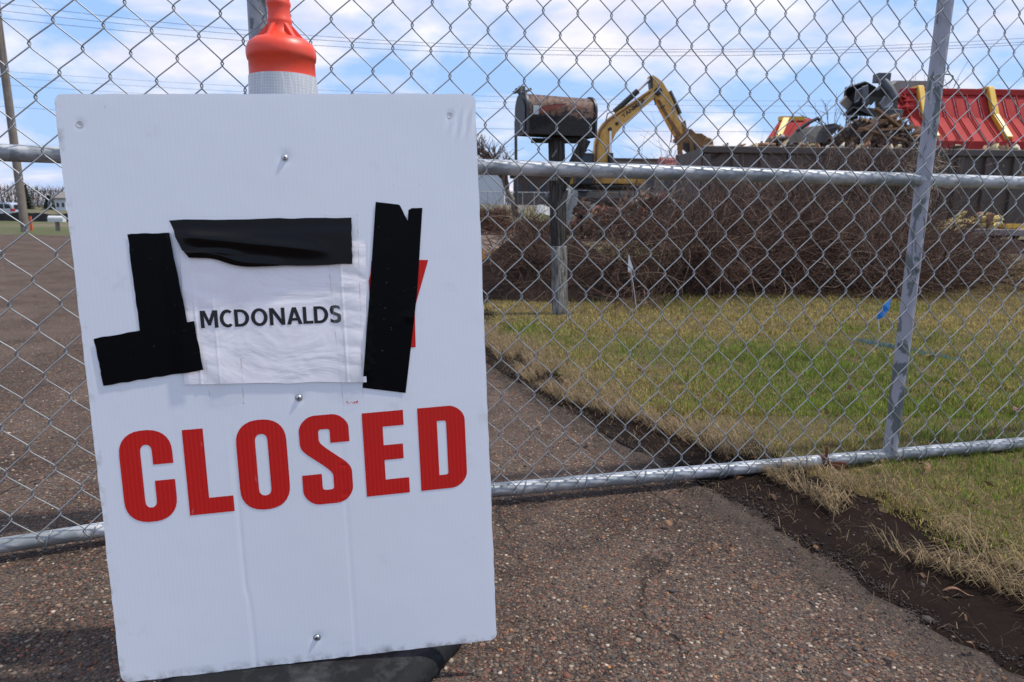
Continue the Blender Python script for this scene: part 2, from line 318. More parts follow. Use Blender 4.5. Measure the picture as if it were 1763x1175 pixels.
# --- machines, building, rest
m = MT('digger_yellow', (.55, .29, .06), .5); n = m.noise(2.2, 8, .7); m.color(m.mix(m.ramp(n, [(.46, 0.), (.72, .8)]), (.72, .40, .085), (.24, .12, .04))); M['digger_yellow'] = m.m
simple('digger_rust_shade', (.24, .125, .045), .75, 0, .55, 5); simple('machine_black', (.017, .017, .018), .5, 0, .4, 6); simple('chrome', (.7, .7, .72), .2, .9, .05)
simple('tinted_glass', (.02, .025, .03), .08, 0, .1)
m = MT('dumpster_brown', (.08, .065, .058), .65); n = m.noise(2.2, 8, .7, m.co((1, 1, .5))); m.color(m.mix(n, (.052, .040, .035), (.115, .085, .070))); m.bump(m.noise(30, 4), .1, .01); M['dumpster_brown'] = m.m
m = MT('roof_red', (.36, .05, .045), .75, 0, .15); n = m.noise(1.6, 7, .6); m.color(m.mix(m.ramp(n, [(.35, 0.), (.7, 1.)]), (.33, .031, .030), (.40, .052, .046))); M['roof_red'] = m.m
simple('beam_yellow', (.70, .43, .05), .45, 0, .2, 4); simple('insulation', (.62, .50, .20), .95, 0, .45, 12); simple('lumber', (.23, .13, .07), .85, 0, .4, 8)
simple('dark_sheet', (.030, .031, .034), .5, .2, .5, 2); simple('grey_sheet', (.22, .25, .30), .45, .2, .25, 2); simple('tin_dull', (.075, .08, .088), .5, .3, .35, 5); simple('tan_sheet', (.27, .23, .20), .7, 0, .25, 3); simple('membrane', (.10, .095, .09), .85, 0, .4, 2)
simple('block_wall', (.24, .19, .155), .9, 0, .25, 2); simple('far_brown', (.085, .055, .045), .9, 0, .3, .6); simple('far_tan', (.20, .175, .155), .9, 0, .15, .3); simple('far_white', (.55, .58, .62), .8, 0, .1, .5)
simple('white_vinyl', (.62, .63, .62), .5, 0, .12, 20); simple('scrap_white', (.36, .37, .36), .6, 0, .3, 8); simple('pole_wood', (.20, .165, .135), .9, 0, .35, 4, bump=.3); simple('dark_pole', (.03, .03, .032), .6); simple('silt_black', (.010, .010, .012), .6, 0, .4, 6)
simple('car_silver', (.50, .53, .58), .3, .4, .05); simple('tail_red', (.5, .03, .04), .3); simple('marker_orange', (.75, .12, .03), .6); simple('flag_blue', (.015, .20, .60), .5, 0, .12); simple('flag_white', (.78, .78, .80), .55, 0, .08)
simple('straw', (.30, .17, .06), .95, 0, .5, 12, bump=.6); simple('leaf_brown', (.17, .08, .042), .8, 0, .4, 60); simple('needle_dark', (.022, .034, .020), .9); simple('crossarm', (.13, .12, .11), .8); simple('cable', (.05, .055, .065), .6, 0, .1); simple('root_pale', (.34, .27, .20), .9, 0, .5, 25)
simple('blue_paint', (.045, .13, .18), .7, 0, .3, 50); simple('red_debris', (.24, .06, .055), .7); simple('green_debris', (.30, .36, .30), .7)
simple('slab', (.30, .25, .23), .9, 0, .2, 3)

# ------------------------------------------------------------------ ground, lot, lawn
EY = np.array([-3, -1, .3, .9, 1.31, 1.38, 1.54, 1.69, 1.88, 2.06, 2.24, 2.49, 2.84, 3.25, 4.23, 5.4, 6.4, 9.])
EX = np.array([2.4, 1.75, 1.42, 1.22, 1.11, 1.05, 1.0, .97, .93, .84, .71, .56, .31, .15, -.19, -.30, -.36, -.5])
DY = np.array([-3, -1, .5, 1.08, 1.26, 1.53, 1.85, 2.05, 2.29, 2.75, 3.24, 3.75, 5., 6.4, 9.])
DX = np.array([1.9, 1.5, 1.12, .93, .82, .73, .60, .51, .38, .20, .01, -.17, -.5, -.6, -.8])
def lawn_edge(y): return np.interp(y, EY, EX) + .13 * (fbm(np.asarray(y) * 2.6, np.asarray(y) * 0, 301, 3) - .5)
def dirt_edge(y): return np.interp(y, DY, DX)
def lawn_z(x, y):
    d = np.asarray(x) - lawn_edge(y)
    return .005 + .010 * sstep(-.02, .35, d) + .06 * sstep(1.6, 3.4, d) + .26 * sstep(3.2, 6.0, x) * sstep(3.5, 7.5, y) + .010 * (fbm(np.asarray(x) * 3, np.asarray(y) * 3, 5) - .4)
def ground_z(x, y):
    x = np.asarray(x, float); y = np.asarray(y, float)
    z = -.03 + 1.35 * sstep(30, 62, y) * sstep(-16, -7, x) + .5 * sstep(8, 13, y) * sstep(2.6, 6, x) * (1 - sstep(40, 60, y))
    z = z - 1.5 * sstep(48, 60, y) * (1 - sstep(84, 96, y)) * (1 - sstep(-26, -18, x)) - .25 * sstep(60, 120, y) * (1 - sstep(-20, -10, x))
    return z
def span(*a): return np.unique(np.concatenate([np.linspace(p, q, n) for p, q, n in a]))
def heightfield(xs, ys, fn):
    X, Y = np.meshgrid(xs, ys); Z = fn(X, Y); V = np.stack([X, Y, Z], -1).reshape(-1, 3); nx = len(xs); ny = len(ys)
    i, j = np.meshgrid(np.arange(nx - 1), np.arange(ny - 1)); a = (j * nx + i).ravel()
    return V, np.stack([a, a + 1, a + nx + 1, a + nx], -1)
o = struct('ground', heightfield(span((-900, -120, 14), (-120, 60, 46), (60, 900, 14)), span((-60, 0, 4), (0, 130, 66), (130, 1500, 18)), ground_z), M['field'], smooth=True)
mb = MB(); ys = np.concatenate([[-12, -6], np.linspace(-3, 9, 60), [12, 18.4]])
for y in ys: mb.v += [(-60., float(y), 0.), (-8., float(y), 0.), (-2., float(y), 0.), (float(dirt_edge(min(y, 9)) + .12) if y < 9.1 else (-1.2 if y < 15 else -2.5), float(y), 0.)]
for i in range(len(ys) - 1):
    for k in range(3): a = i * 4 + k; mb.f.append((a, a + 1, a + 5, a + 4))
struct('asphalt_lot', mb, M['asphalt'])
# bare soil strip between the asphalt and the lawn
ys = np.linspace(-2.9, 6.6, 420); us = np.linspace(0, 1, 34); V = []
for y in ys:
    a = dirt_edge(y) + .10 * (fbm(y * 4, 3., 3) - .5) + .07 * (fbm(y * 22, 1., 4) - .5) - .01; b = lawn_edge(y) + .25
    X = a + (b - a) * us; hh = .004 + np.sin(np.clip(us * 1.25, 0, 1) * np.pi) * .006 + .020 * (fbm(X * 14, y * 14 + 0 * X, 8) - .35) * sstep(0, .12, us) + .012 * (fbm(X * 60, y * 60 + 0 * X, 9) - .4) * sstep(0, .06, us)
    hh = np.maximum(hh, .0035); hh[0] = .001
    V.append(np.stack([X, np.full_like(X, y), hh], -1))
V = np.concatenate(V); nx = len(us); i, j = np.meshgrid(np.arange(nx - 1), np.arange(len(ys) - 1)); a = (j * nx + i).ravel()
struct('soil_strip', (V, np.stack([a, a + 1, a + nx + 1, a + nx], -1)), M['soil'], smooth=True)
# lawn sheet
ys = np.linspace(-2.9, 9., 120); us = np.linspace(0, 1, 70) ** 1.7; V = []
for y in ys:
    a = lawn_edge(y) + .05 * (fbm(y * 8, 7., 3) - .5); X = a + (14 - a) * us; V.append(np.stack([X, np.full_like(X, y), lawn_z(X, y)], -1))
V = np.concatenate(V); nx = len(us); i, j = np.meshgrid(np.arange(nx - 1), np.arange(len(ys) - 1)); a = (j * nx + i).ravel()
struct('lawn', (V, np.stack([a, a + 1, a + nx + 1, a + nx], -1)), M['thatch'], smooth=True)
mb = MB(); mb.grid(lambda u, v: (-2.6 + 9 * u, 12 + 17 * v, float(ground_z(-2.6 + 9 * u, 12 + 17 * v)) + .012), 20, 20); struct('gravel_drive', mb, M['gravel_drive'])

def blades(x, y, z, L, w, lean, az, cols, seg=2):
    n = len(x); dx = np.cos(az); dy = np.sin(az); px, py = -dy, dx; pa = rng.uniform(0, 2 * np.pi, n)
    wx, wy = np.cos(pa) * w / 2, np.sin(pa) * w / 2
    b = np.stack([x, y, z], -1); h1 = .55
    m1 = b + np.stack([dx * np.sin(lean * .5) * L * h1, dy * np.sin(lean * .5) * L * h1, np.cos(lean * .5) * L * h1], -1)
    tp = m1 + np.stack([dx * np.sin(lean * 1.2) * L * (1 - h1), dy * np.sin(lean * 1.2) * L * (1 - h1), np.cos(lean * 1.2) * L * (1 - h1)], -1)
    W_ = np.stack([wx, wy, 0 * wx], -1)
    V = np.stack([b - W_, b + W_, m1 - W_ * .8, m1 + W_ * .8, tp], 1).reshape(-1, 3); o = np.arange(n)[:, None] * 5
    F = np.concatenate([o + np.array([0, 1, 3]), o + np.array([0, 3, 2]), o + np.array([2, 3, 4])])
    return V, F, np.repeat(cols, 5, 0)
def grass(n, yr, wmul, lr):
    y = rng.uniform(yr[0] ** .5, yr[1] ** .5, n * 3) ** 2 if yr[0] > 0 else rng.uniform(*yr, n * 3); x = lawn_edge(y) + .02 + rng.uniform(0, 1, n * 3) * (.86 * np.maximum(y, .8) + .95 - lawn_edge(y))
    k = (.6 * fbm(x * 9, y * 9, 21) + .4 * fbm(x * 26, y * 26, 23) > .34) & ((x - lawn_edge(y)) > .16 * fbm(x * 5, y * 5, 33)); x, y = x[k][:n], y[k][:n]; n = len(x)
    d = x - lawn_edge(y)
    gr = (fbm(x * 1.3, y * 1.3, 12) - .5) * 1.4 + .45 + .25 * fbm(x * 6, y * 6, 14) + .28 * sstep(.25, .9, d) * (1 - sstep(3.2, 4.9, y)) - .30 * sstep(3.6, 5.2, y) - .28 * (1 - sstep(.05, .35, d)) - .15 * sstep(2.6, 3.4, x)
    g = (gr + rng.normal(0, .36, n)) > .76
    tan = np.array([.42, .32, .115]) * rng.uniform(.35, 1.45, (n, 1)) * (.6 + .8 * fbm(x * 16, y * 16, 25))[:, None] + rng.normal(0, .012, (n, 3)); grn = np.array([.175, .235, .038]) * rng.uniform(.4, 1.6, (n, 1)) * (.6 + .8 * fbm(x * 16, y * 16, 26))[:, None] + rng.normal(0, .008, (n, 3))
    c = np.clip(np.where(g[:, None], grn, tan), .008, .6)
    L = rng.uniform(*lr, n) * np.where(g, 1.15, .9) * (.45 + .5 * fbm(x * 4, y * 4, 17) + .95 * sstep(.52, .74, fbm(x * 11, y * 11, 18))); lean = np.abs(rng.normal(.45, .35, n)) + np.where(g, 0, .35)
    return blades(x, y, lawn_z(x, y) - .003, L, rng.uniform(.0016, .0034, n) * wmul, np.clip(lean, 0, 1.45), rng.uniform(0, 2 * np.pi, n), c)
def joinb(L):
    o = 0; Vs, Fs, Cs = [], [], []
    for V, F, C in L: Vs.append(V); Fs.append(F + o); Cs.append(C); o += len(V)
    return np.concatenate(Vs), np.concatenate(Fs), np.concatenate(Cs)
V, F, C = joinb([grass(120000, (.3, 2.8), .9, (.012, .036)), grass(112000, (2.6, 4.6), 1.25, (.014, .038)), grass(80000, (4.4, 7.2), 1.9, (.018, .045))])
stuff('grass', (V, F), M['blades'], 'short green and straw coloured spring grass on the lawn behind and beside the gate', cols=C)
# dead straw matted along the lawn's edge
n = 17000; y = rng.uniform(.35, 4.6, n); d = np.abs(rng.normal(0, .20, n)); x = lawn_edge(y) - .11 + d; k = fbm(x * 5, y * 5, 41) + .10 * (1 - d / .3) > .53; x, y = x[k], y[k]; n = len(x)
az = rng.normal(math.pi * 1.08, 1.1, n); c = np.array([.36, .265, .15]) * rng.uniform(.3, 1.3, (n, 1)); L = rng.uniform(.03, .13, n)
V, F, C = blades(x, y, np.maximum(lawn_z(x, y), .012) + rng.uniform(.0, .018, n), L, rng.uniform(.0013, .0028, n), rng.uniform(1.05, 1.75, n), az, c)
n = 1500; y9 = rng.uniform(.5, 4., n); u9 = rng.random(n); x9 = dirt_edge(y9) - .1 + u9 * (lawn_edge(y9) - dirt_edge(y9) + .1)
V2, F2, C2 = blades(x9, y9, np.full(n, .014) + rng.uniform(0, .008, n), rng.uniform(.015, .07, n), rng.uniform(.0009, .002, n), rng.uniform(1.4, 1.62, n), rng.uniform(0, 6.28, n), np.array([.26, .19, .11]) * rng.uniform(.3, 1.2, (n, 1)))
F = np.concatenate([F, F2 + len(V)]); V = np.concatenate([V, V2]); C = np.concatenate([C, C2])
stuff('dry_grass', (V, F), M['blades'], 'matted dead straw hanging over the edge of the soil strip', cols=C)

def pebbles(x, y, z, r, cols):
    bm = bmesh.new(); bmesh.ops.create_icosphere(bm, subdivisions=1, radius=1); B = np.array([v.co[:] for v in bm.verts]); Fb = np.array([[v.index for v in f.verts] for f in bm.faces]); bm.free()
    n = len(x); nb = len(B); J = 1 + rng.uniform(-.25, .25, (n, nb, 1)); S = np.stack([rng.uniform(.7, 1.3, n), rng.uniform(.7, 1.3, n), rng.uniform(.45, .8, n)], -1)[:, None, :]
    a = rng.uniform(0, 6.28, n); ca, sa = np.cos(a)[:, None], np.sin(a)[:, None]; Q = B[None] * J * S * r[:, None, None]
    V = np.stack([Q[..., 0] * ca - Q[..., 1] * sa + x[:, None], Q[..., 0] * sa + Q[..., 1] * ca + y[:, None], Q[..., 2] + z[:, None]], -1).reshape(-1, 3)
    return V, (np.arange(n)[:, None, None] * nb + Fb[None]).reshape(-1, 3), np.repeat(cols, nb, 0)
PAL = np.array([(.085, .066, .058), (.05, .045, .045), (.14, .088, .066), (.19, .13, .095), (.15, .066, .046), (.22, .18, .14), (.33, .29, .245), (.10, .094, .088), (.26, .13, .05)])
PWT = np.array([.25, .2, .15, .12, .08, .07, .03, .08, .02])
n = 30000; y = .75 + 3.2 * rng.beta(1., 2.6, n); x = rng.uniform(-1, 1, n) * (.9 * y + .1); k = x < dirt_edge(y) + .02; x, y = x[k], y[k]; n = len(x)
r = rng.uniform(.0014, .0046, n) * np.where(rng.random(n) < .04, 1.7, 1); c = PAL[rng.choice(len(PAL), n, p=PWT)] * rng.uniform(.7, 1.25, (n, 1)) * np.array([1.22, 1.15, 1.06])
V, F, C = pebbles(x, y, r * rng.uniform(-.35, .25, n), r, c)
stuff('gravel', (V, F), M['stones'], 'small mixed pebbles standing out of the worn asphalt', cols=C, smooth=True)
n = 2600; y = rng.uniform(.7, 4., n); u = rng.random(n); x = dirt_edge(y) - .08 + u * (lawn_edge(y) - dirt_edge(y) + .12); r = rng.uniform(.001, .0034, n); c = np.array([.02, .0145, .0125]) * rng.uniform(.5, 1.8, (n, 1)); c[rng.random(n) < .05] = (.16, .13, .11)
m2 = 22000; y2 = rng.uniform(.7, 4.5, m2); x2 = dirt_edge(y2) + rng.normal(0, .05, m2) - .01; r2 = rng.uniform(.0008, .0026, m2)
c2 = np.array([.042, .030, .025]) * rng.uniform(.4, 1.6, (m2, 1)); x = np.concatenate([x, x2]); y = np.concatenate([y, y2]); z = np.concatenate([.010 + r * .3, np.where(x2 > dirt_edge(y2), .008, .0) + r2 * .3]); r = np.concatenate([r, r2]); c = np.concatenate([c, c2])
m3 = 2600; y3 = rng.uniform(.7, 4., m3); u3 = rng.random(m3); x3 = dirt_edge(y3) + u3 * (lawn_edge(y3) - dirt_edge(y3) + .05); k3 = fbm(x3 * 6, y3 * 6, 77) > .5; x3, y3 = x3[k3], y3[k3]; m3 = len(x3); r3 = rng.uniform(.002, .0075, m3) * rng.uniform(.4, 1, m3)
x = np.concatenate([x, x3]); y = np.concatenate([y, y3]); z = np.concatenate([z, .012 + r3 * .2]); r = np.concatenate([r, r3]); c = np.concatenate([c, np.array([.030, .021, .017]) * rng.uniform(.5, 1.7, (m3, 1))])
for u_, v_, q_ in ((1590, 1008, .011), (1596, 1066, .012), (1450, 905, .007)):
    p_ = G(u_, v_, .01); x = np.append(x, p_[0]); y = np.append(y, p_[1]); z = np.append(z, .009); r = np.append(r, q_); c = np.concatenate([c, [(.062, .050, .043)]])
V, F, C = pebbles(x, y, z, r, c); stuff('soil_crumbs', (V, F), M['stones'], 'dark crumbs of earth on the soil strip', cols=C)
# a thin wash of grey-brown grit lying on the asphalt beside the soil
m = MT('grit', (.13, .1, .085), .95, 0, .15); a_ = m.attr(); sa = m.n('ShaderNodeSeparateColor'); m.l(a_, sa.inputs[0]); nn_ = m.noise(9, 8, .75)
m.color(m.mix(m.noise(220, 4, .7), (.055, .043, .036), (.145, .115, .095))); m.bump(m.noise(260, 4, .7), .7, .003)
m.l(m.ramp(m.math('ADD', m.math('MULTIPLY', sa.outputs[0], 1.15), m.math('MULTIPLY', m.math('SUBTRACT', nn_, .5), 1.6)), [(.45, 0.), (1.0, .7)]), m.b.inputs['Alpha']); M['grit'] = m.m
ys = np.linspace(-2.5, 6.2, 200); us = np.linspace(0, 1, 14); V = []; ec = []
for y in ys:
    a = dirt_edge(y) - .42; X = a + .50 * us; V.append(np.stack([X, np.full_like(X, y), np.full_like(X, .0026)], -1)); ec.append(np.repeat((us ** 1.5)[:, None], 3, 1))
i, j = np.meshgrid(np.arange(13), np.arange(199)); a = (j * 14 + i).ravel(); struct('grit_wash', (np.concatenate(V), np.stack([a, a + 1, a + 15, a + 14], -1)), M['grit'], cols=np.concatenate(ec))

# ------------------------------------------------------------------ distant left
def util_pole(u, v, Y):
    b = P(u, v, Y); b[2] = float(ground_z(b[0], b[1])); t = b + np.array([-.12, 0, 10.0])
    th = thing('utility_pole', b, 'weathered wooden utility pole at the far edge of the lot left of the sign', 'utility pole')
    mb = MB(); mb.tube([b, (b + t) / 2, t], [.115, .105, .09], 14); obj('pole', mb, M['pole_wood'], th, smooth=40)
    mb = MB(); q = b + (t - b) * .745; mb.tube([q - (t - b) * .006, q + (t - b) * .030], .112, 14); obj('band', mb, M['dark_pole'], th)
    for zz, L in ((.955, 1.0), (.80, .5)):
        q = b + (t - b) * zz; mb = MB(); mb.box(q + np.array([.25, -.15, 0]), (L * 2, .1, .12)); arm = obj('crossarm', mb, M['crossarm'], th)
        for s in (-.9, -.35, .35, .9):
            mb = MB(); mb.lathe([(.03, 0), (.05, .04), (.03, .08), (.05, .12), (.02, .16)], q + np.array([.25 + s * L, -.15, .06]), 8); obj('insulator', mb, M['dark_pole'], arm)
util_pole(43, 390, 21)
def spline_line(px, Y, r, label, grp, x0=-300, x1=2300):
    xs = [p[0] for p in px]; cf = np.polyfit(xs, [p[1] for p in px], 2); us = np.linspace(x0, x1, 26)
    mb = MB(); mb.tube([P(u, np.polyval(cf, u), Y) for u in us], r, 5); tag(obj('power_line', mb, M['cable']), label, 'power line', grp)
WL = 'power line strung across the sky above the sign, '
for k, a in enumerate(([(0, 3), (323, 48), (600, 66), (900, 77), (1540, 81), (1763, 65)], [(0, 15), (160, 41), (425, 62), (600, 71), (900, 83), (1540, 87), (1763, 71)], [(0, 30), (200, 55), (430, 71), (600, 81), (900, 92), (1540, 92), (1763, 75)])):
    spline_line(a, 21, .006, WL + ('topmost of the upper three', 'middle one of the upper three', 'lowest of the upper three')[k], 'near power lines')
for k, a in enumerate(([(0, 121), (400, 151), (820, 165), (1320, 172), (1763, 172)], [(0, 132), (400, 160), (820, 174), (1320, 181), (1763, 181)], [(0, 145), (400, 172), (820, 186), (1320, 193), (1763, 193)])):
    spline_line(a, 60, .010, 'faint power line behind the mailbox and digger, ' + ('highest of three', 'middle of three', 'lowest of three')[k], 'far power lines')
spline_line([(0, 183), (820, 223), (1320, 225), (1763, 222)], 62, .014, 'lone cable crossing just under the mailbox box and digger boom', None)

def bare_tree(name, base, H, spread, label, group=None, seed=1, depth=4, r0=.12, cat='tree'):
    rs = random.Random(seed); base = np.array(base, float)
    th = thing(name, base, label, cat, group); tr = MB(); cr = MB()
    def grow(p, d, L, r, lev):
        n = 4; pts = [p]; dd = d.copy()
        for i in range(n):
            dd = dd + np.array([rs.gauss(0, .14), rs.gauss(0, .14), rs.gauss(.03, .10)]); dd /= np.linalg.norm(dd); pts.append(pts[-1] + dd * L / n)
        (tr if lev == 0 else cr).tube(pts, np.linspace(r, r * .55, n + 1), 6 if lev == 0 else (4 if lev < 2 else 3), cap=lev == 0)
        if lev >= depth: return
        for k in range(rs.randint(4, 5) if lev == 0 else rs.randint(3, 4)):
            t = rs.uniform(.4, 1.); q = pts[min(n, int(t * n))]; a = rs.uniform(0, 6.28)
            nd = dd * rs.uniform(.6, 1.0) + np.array([math.cos(a), math.sin(a), .15]) * rs.uniform(.4, .9) * spread; nd /= np.linalg.norm(nd)
            grow(q, nd, L * rs.uniform(.55, .8), r * .55, lev + 1)
    grow(base, np.array([0, 0, 1.]), H * .42, r0, 0)
    z = [v[2] for v in cr.v]; k = H / max(1e-3, (max(z) - base[2]))
    for b in (tr, cr): b.v = [(base[0] + (x - base[0]) * k, base[1] + (y - base[1]) * k, base[2] + (zz - base[2]) * k) for x, y, zz in b.v]
    obj('trunk', tr, M['pole_wood'], th, smooth=True); obj('crown', cr, M['far_brown'], th); return th
def at_ground(u, Y):
    q = P(u, 380, Y); return (q[0], q[1], float(ground_z(q[0], q[1])))
bare_tree('bare_tree', at_ground(886, 46), 5.3, 1.0, 'leafless spreading tree behind the mailbox post, left of the dark pole', seed=5, r0=.16)
bare_tree('bare_tree', at_ground(1515, 34), 7.2, .55, 'leafless tree whose twigs stick up behind the torn black sheets', seed=9, depth=4, r0=.10)
def conifer(u, Y, H, Rr, label):
    b = np.array(at_ground(u, Y)); th = thing('evergreen_tree', b, label, 'tree', 'far evergreens'); mb = MB(); mb.tube([b, b + np.array([0, 0, H])], [H * .03, .02], 6); obj('trunk', mb, M['pole_wood'], th)
    mb = MB()
    for i in range(420):
        t = random.random() ** .8; r = Rr * (1 - t) * random.uniform(.55, 1.1) + .1; a = random.uniform(0, 6.28); z = H * (.06 + .94 * t); d = np.array([math.cos(a), math.sin(a), 0]); s = np.array([-d[1], d[0], 0]) * Rr * .16
        p0 = b + np.array([0, 0, z]); p1 = p0 + d * r - np.array([0, 0, r * .45]); mb.add([p0 + s * .3, p0 - s * .3, p1 - s, p1 + s + np.array([0, 0, .1]), p1 + d * .25], [(0, 1, 2, 4, 3)])
    obj('crown', mb, M['needle_dark'], th, fix=False)
conifer(50, 150, 5.2, 1.6, 'taller pointed evergreen on the skyline right of the utility pole'); conifer(88, 140, 2.9, 1.5, 'low rounded evergreen beside the small white house')
Vs = []; Fs = []; n = 36000; x = rng.uniform(-230, 160, n); y = rng.uniform(175, 215, n); hm = 2.6 + 3.6 * fbm(x * .06, x * 0, 61) + 2.4 * fbm(x * .35, x * 0, 62)
z0 = ground_z(x, y); t = rng.uniform(.0, 1., n); L = rng.uniform(.5, 2.2, n); az = rng.uniform(0, 6.28, n); c = np.array([.085, .062, .055]) * rng.uniform(.6, 1.5, (n, 1)); c[rng.random(n) < .06] = (.05, .06, .035)
V, F, C = blades(x, y, z0 + t * hm * .8, L * 1.1, rng.uniform(.06, .22, n), rng.uniform(.02, .7, n), az, c)
stuff('far_woods', (V, F), M['twigs'], 'brown leafless woods along the far skyline', cols=C)
def house(name, u0, u1, vtop, Y, depth, mat, label, roofmat, gable=0., wins=0, cat='building'):
    a = P(u0, vtop, Y); b = P(u1, vtop, Y); zb = float(ground_z((a[0] + b[0]) / 2, Y)) - .3; zt = (a[2] + b[2]) / 2; c = np.array([(a[0] + b[0]) / 2, Y + depth / 2, zb]); w = b[0] - a[0]
    th = thing(name, c, label, cat); mb = MB(); mb.box(c + np.array([0, 0, (zt - zb) / 2]), (w, depth, zt - zb)); obj('wall', mb, mat, th)
    mb = MB()
    if gable: mb.prism([(a[0] - .4, Y - .4, zt + .01), (b[0] + .4, Y - .4, zt + .01), (b[0] + .4, Y + depth / 2, zt + gable), (a[0] - .4, Y + depth / 2, zt + gable)], (0, .01, .2)); mb.prism([(a[0] - .4, Y + depth + .4, zt + .01), (b[0] + .4, Y + depth + .4, zt + .01), (b[0] + .4, Y + depth / 2 + .02, zt + gable), (a[0] - .4, Y + depth / 2 + .02, zt + gable)], (0, .01, .2))
    else: mb.box((c[0], c[1], zt + .15), (w + .3, depth + .3, .296))
    obj('roof', mb, roofmat, th)
    for k in range(wins):
        x = a[0] + w * (k + .5) / wins; mb = MB(); mb.box((x, Y - .02, zb + (zt - zb) * .55), (w / wins * .45, .08, (zt - zb) * .33)); obj('window', mb, M['tinted_glass'], th)
house('white_house', 94, 112, 343, 130, 6, M['far_white'], 'tiny white house on the skyline at the sign edge', M['far_tan'], gable=1.2, wins=2, cat='house')
house('long_building', 1043, 1262, 278, 90, 14, M['far_tan'], 'long low tan building behind the digger boom', M['far_brown'], wins=7)
house('brick_building', 884, 968, 300, 66, 10, M['far_brown'], 'reddish brown building half hidden behind the mailbox post', M['far_brown'], gable=.9, wins=4)
house('pale_warehouse', 790, 868, 299, 82, 12, M['far_white'], 'pale grey warehouse between the sign edge and the leafless tree', M['far_white'], wins=0)
# dark slim pole
b = np.array(at_ground(889, 42)); mb = MB(); mb.tube([b, b + np.array([-.12, 0, 5.6])], [.10, .085], 8); mb.box(b + np.array([0, 0, .15]), (.4, .4, .3)); tag(obj('lamp_pole', mb, M['dark_pole'], smooth=40), 'slim dark pole standing behind and below the mailbox', 'pole')
# background chain fence (posts, rail, fabric as fine wires)
fb = thing('background_fence', at_ground(870, 50), 'low wire fence on the far grass bank left of the mailbox post', 'fence'); fx = [P(u, 340, 50)[0] for u in range(780, 1000, 20)]
for x in fx:
    z = float(ground_z(x, 50)); mb = MB(); mb.tube([(x, 50, z - .1), (x, 50, z + 1.25)], .035, 6); obj('post', mb, M['galvanised'], fb)
mb = MB(); mb.tube([(x, 50, float(ground_z(x, 50)) + 1.22) for x in fx], .025, 5); obj('rail', mb, M['galvanised'], fb)
mb = MB(); xx = np.arange(fx[0], fx[-1], .16)
for x in xx:
    z = float(ground_z(x, 50))
    for s in (-1, 1): mb.tube([(x, 50, z), (x + s * 1.2, 50, z + 1.2)], .004, 3, cap=False)
obj('wire_fabric', mb, M['galvanised'], fb)['kind'] = 'stuff'
# silt fence
mb = MB(); xs = np.linspace(-34, 6, 130)
def sf(u, v):
    x = -34 + 40 * u; y = 34 - 6 * sstep(-14, 4, x) + .15 * math.sin(x * 1.7); z = float(ground_z(x, y)); return (x, float(y) + .04 * math.sin(x * 9) * v, z + v * (.40 + .04 * math.sin(x * 2.3) + .03 * math.sin(x * 5.1)))
sth = thing('silt_fence', (-14, 34, -.05), 'long low black silt fence across the far edge of the grass', 'fence'); mb.grid(sf, 150, 3); obj('fabric', mb, M['silt_black'], sth, fix=False)
for k in range(14):
    q = np.array(sf(k / 14 + .03, 0)) + np.array([0, .05, 0]); mb = MB(); mb.box(q + np.array([0, 0, .22]), (.04, .03, .5)); obj('stake', mb, M['pole_wood'], sth)
# silver suv on the sunken road
def suv(c):
    th = thing('parked_suv', c, 'silver estate car passing behind the black silt fence at far left', 'car'); c = np.array(c)
    prof = [(-2.3, .35), (-2.3, .75), (-2.1, .95), (-1.1, 1.05), (-.4, 1.6), (1.6, 1.68), (2.05, 1.55), (2.25, 1.05), (2.3, .9), (2.3, .35)]
    mb = MB(); mb.prism([c + np.array([x, -.9, z]) for x, z in prof], (0, 1.8, 0)); bd = obj('body', mb, M['car_silver'], th)
    for wp in ([(-.85, 1.08), (-.3, 1.5), (.35, 1.53), (.35, 1.1)], [(.45, 1.1), (.45, 1.53), (1.35, 1.55), (1.35, 1.12)], [(1.45, 1.12), (1.45, 1.55), (1.9, 1.5), (2.05, 1.15)]):
        mb = MB(); mb.prism([c + np.array([x, -.915, z]) for x, z in wp], (0, .014, 0)); obj('window', mb, M['tinted_glass'], bd)
    mb = MB(); mb.box(c + np.array([2.27, 0, 1.3]), (.12, 1.4, .4)); obj('rear_window', mb, M['tinted_glass'], th)
    for s in (-1, 1):
        mb = MB(); mb.box(c + np.array([2.15, s * .82, 1.0]), (.34, .2, .24)); obj('tail_light', mb, M['tail_red'], th)
        for x in (-1.4, 1.4):
            mb = MB(); mb.lathe([(.1, -.1), (.33, -.1), (.36, -.06), (.36, .06), (.33, .1), (.1, .1)], c + np.array([x, s * .86, .36]), 18, (0, 1, 0)); w = obj('wheel', mb, M['machine_black'], th)
            mb = MB(); mb.lathe([(.2, -.02), (.22, 0), (.2, .02)], c + np.array([x, s * .97, .36]), 12, (0, 1, 0)); obj('rim', mb, M['zinc'], w)
q = P(5, 349, 66); suv((q[0] + .4 - 1.1, 66, q[2] - 1.68))
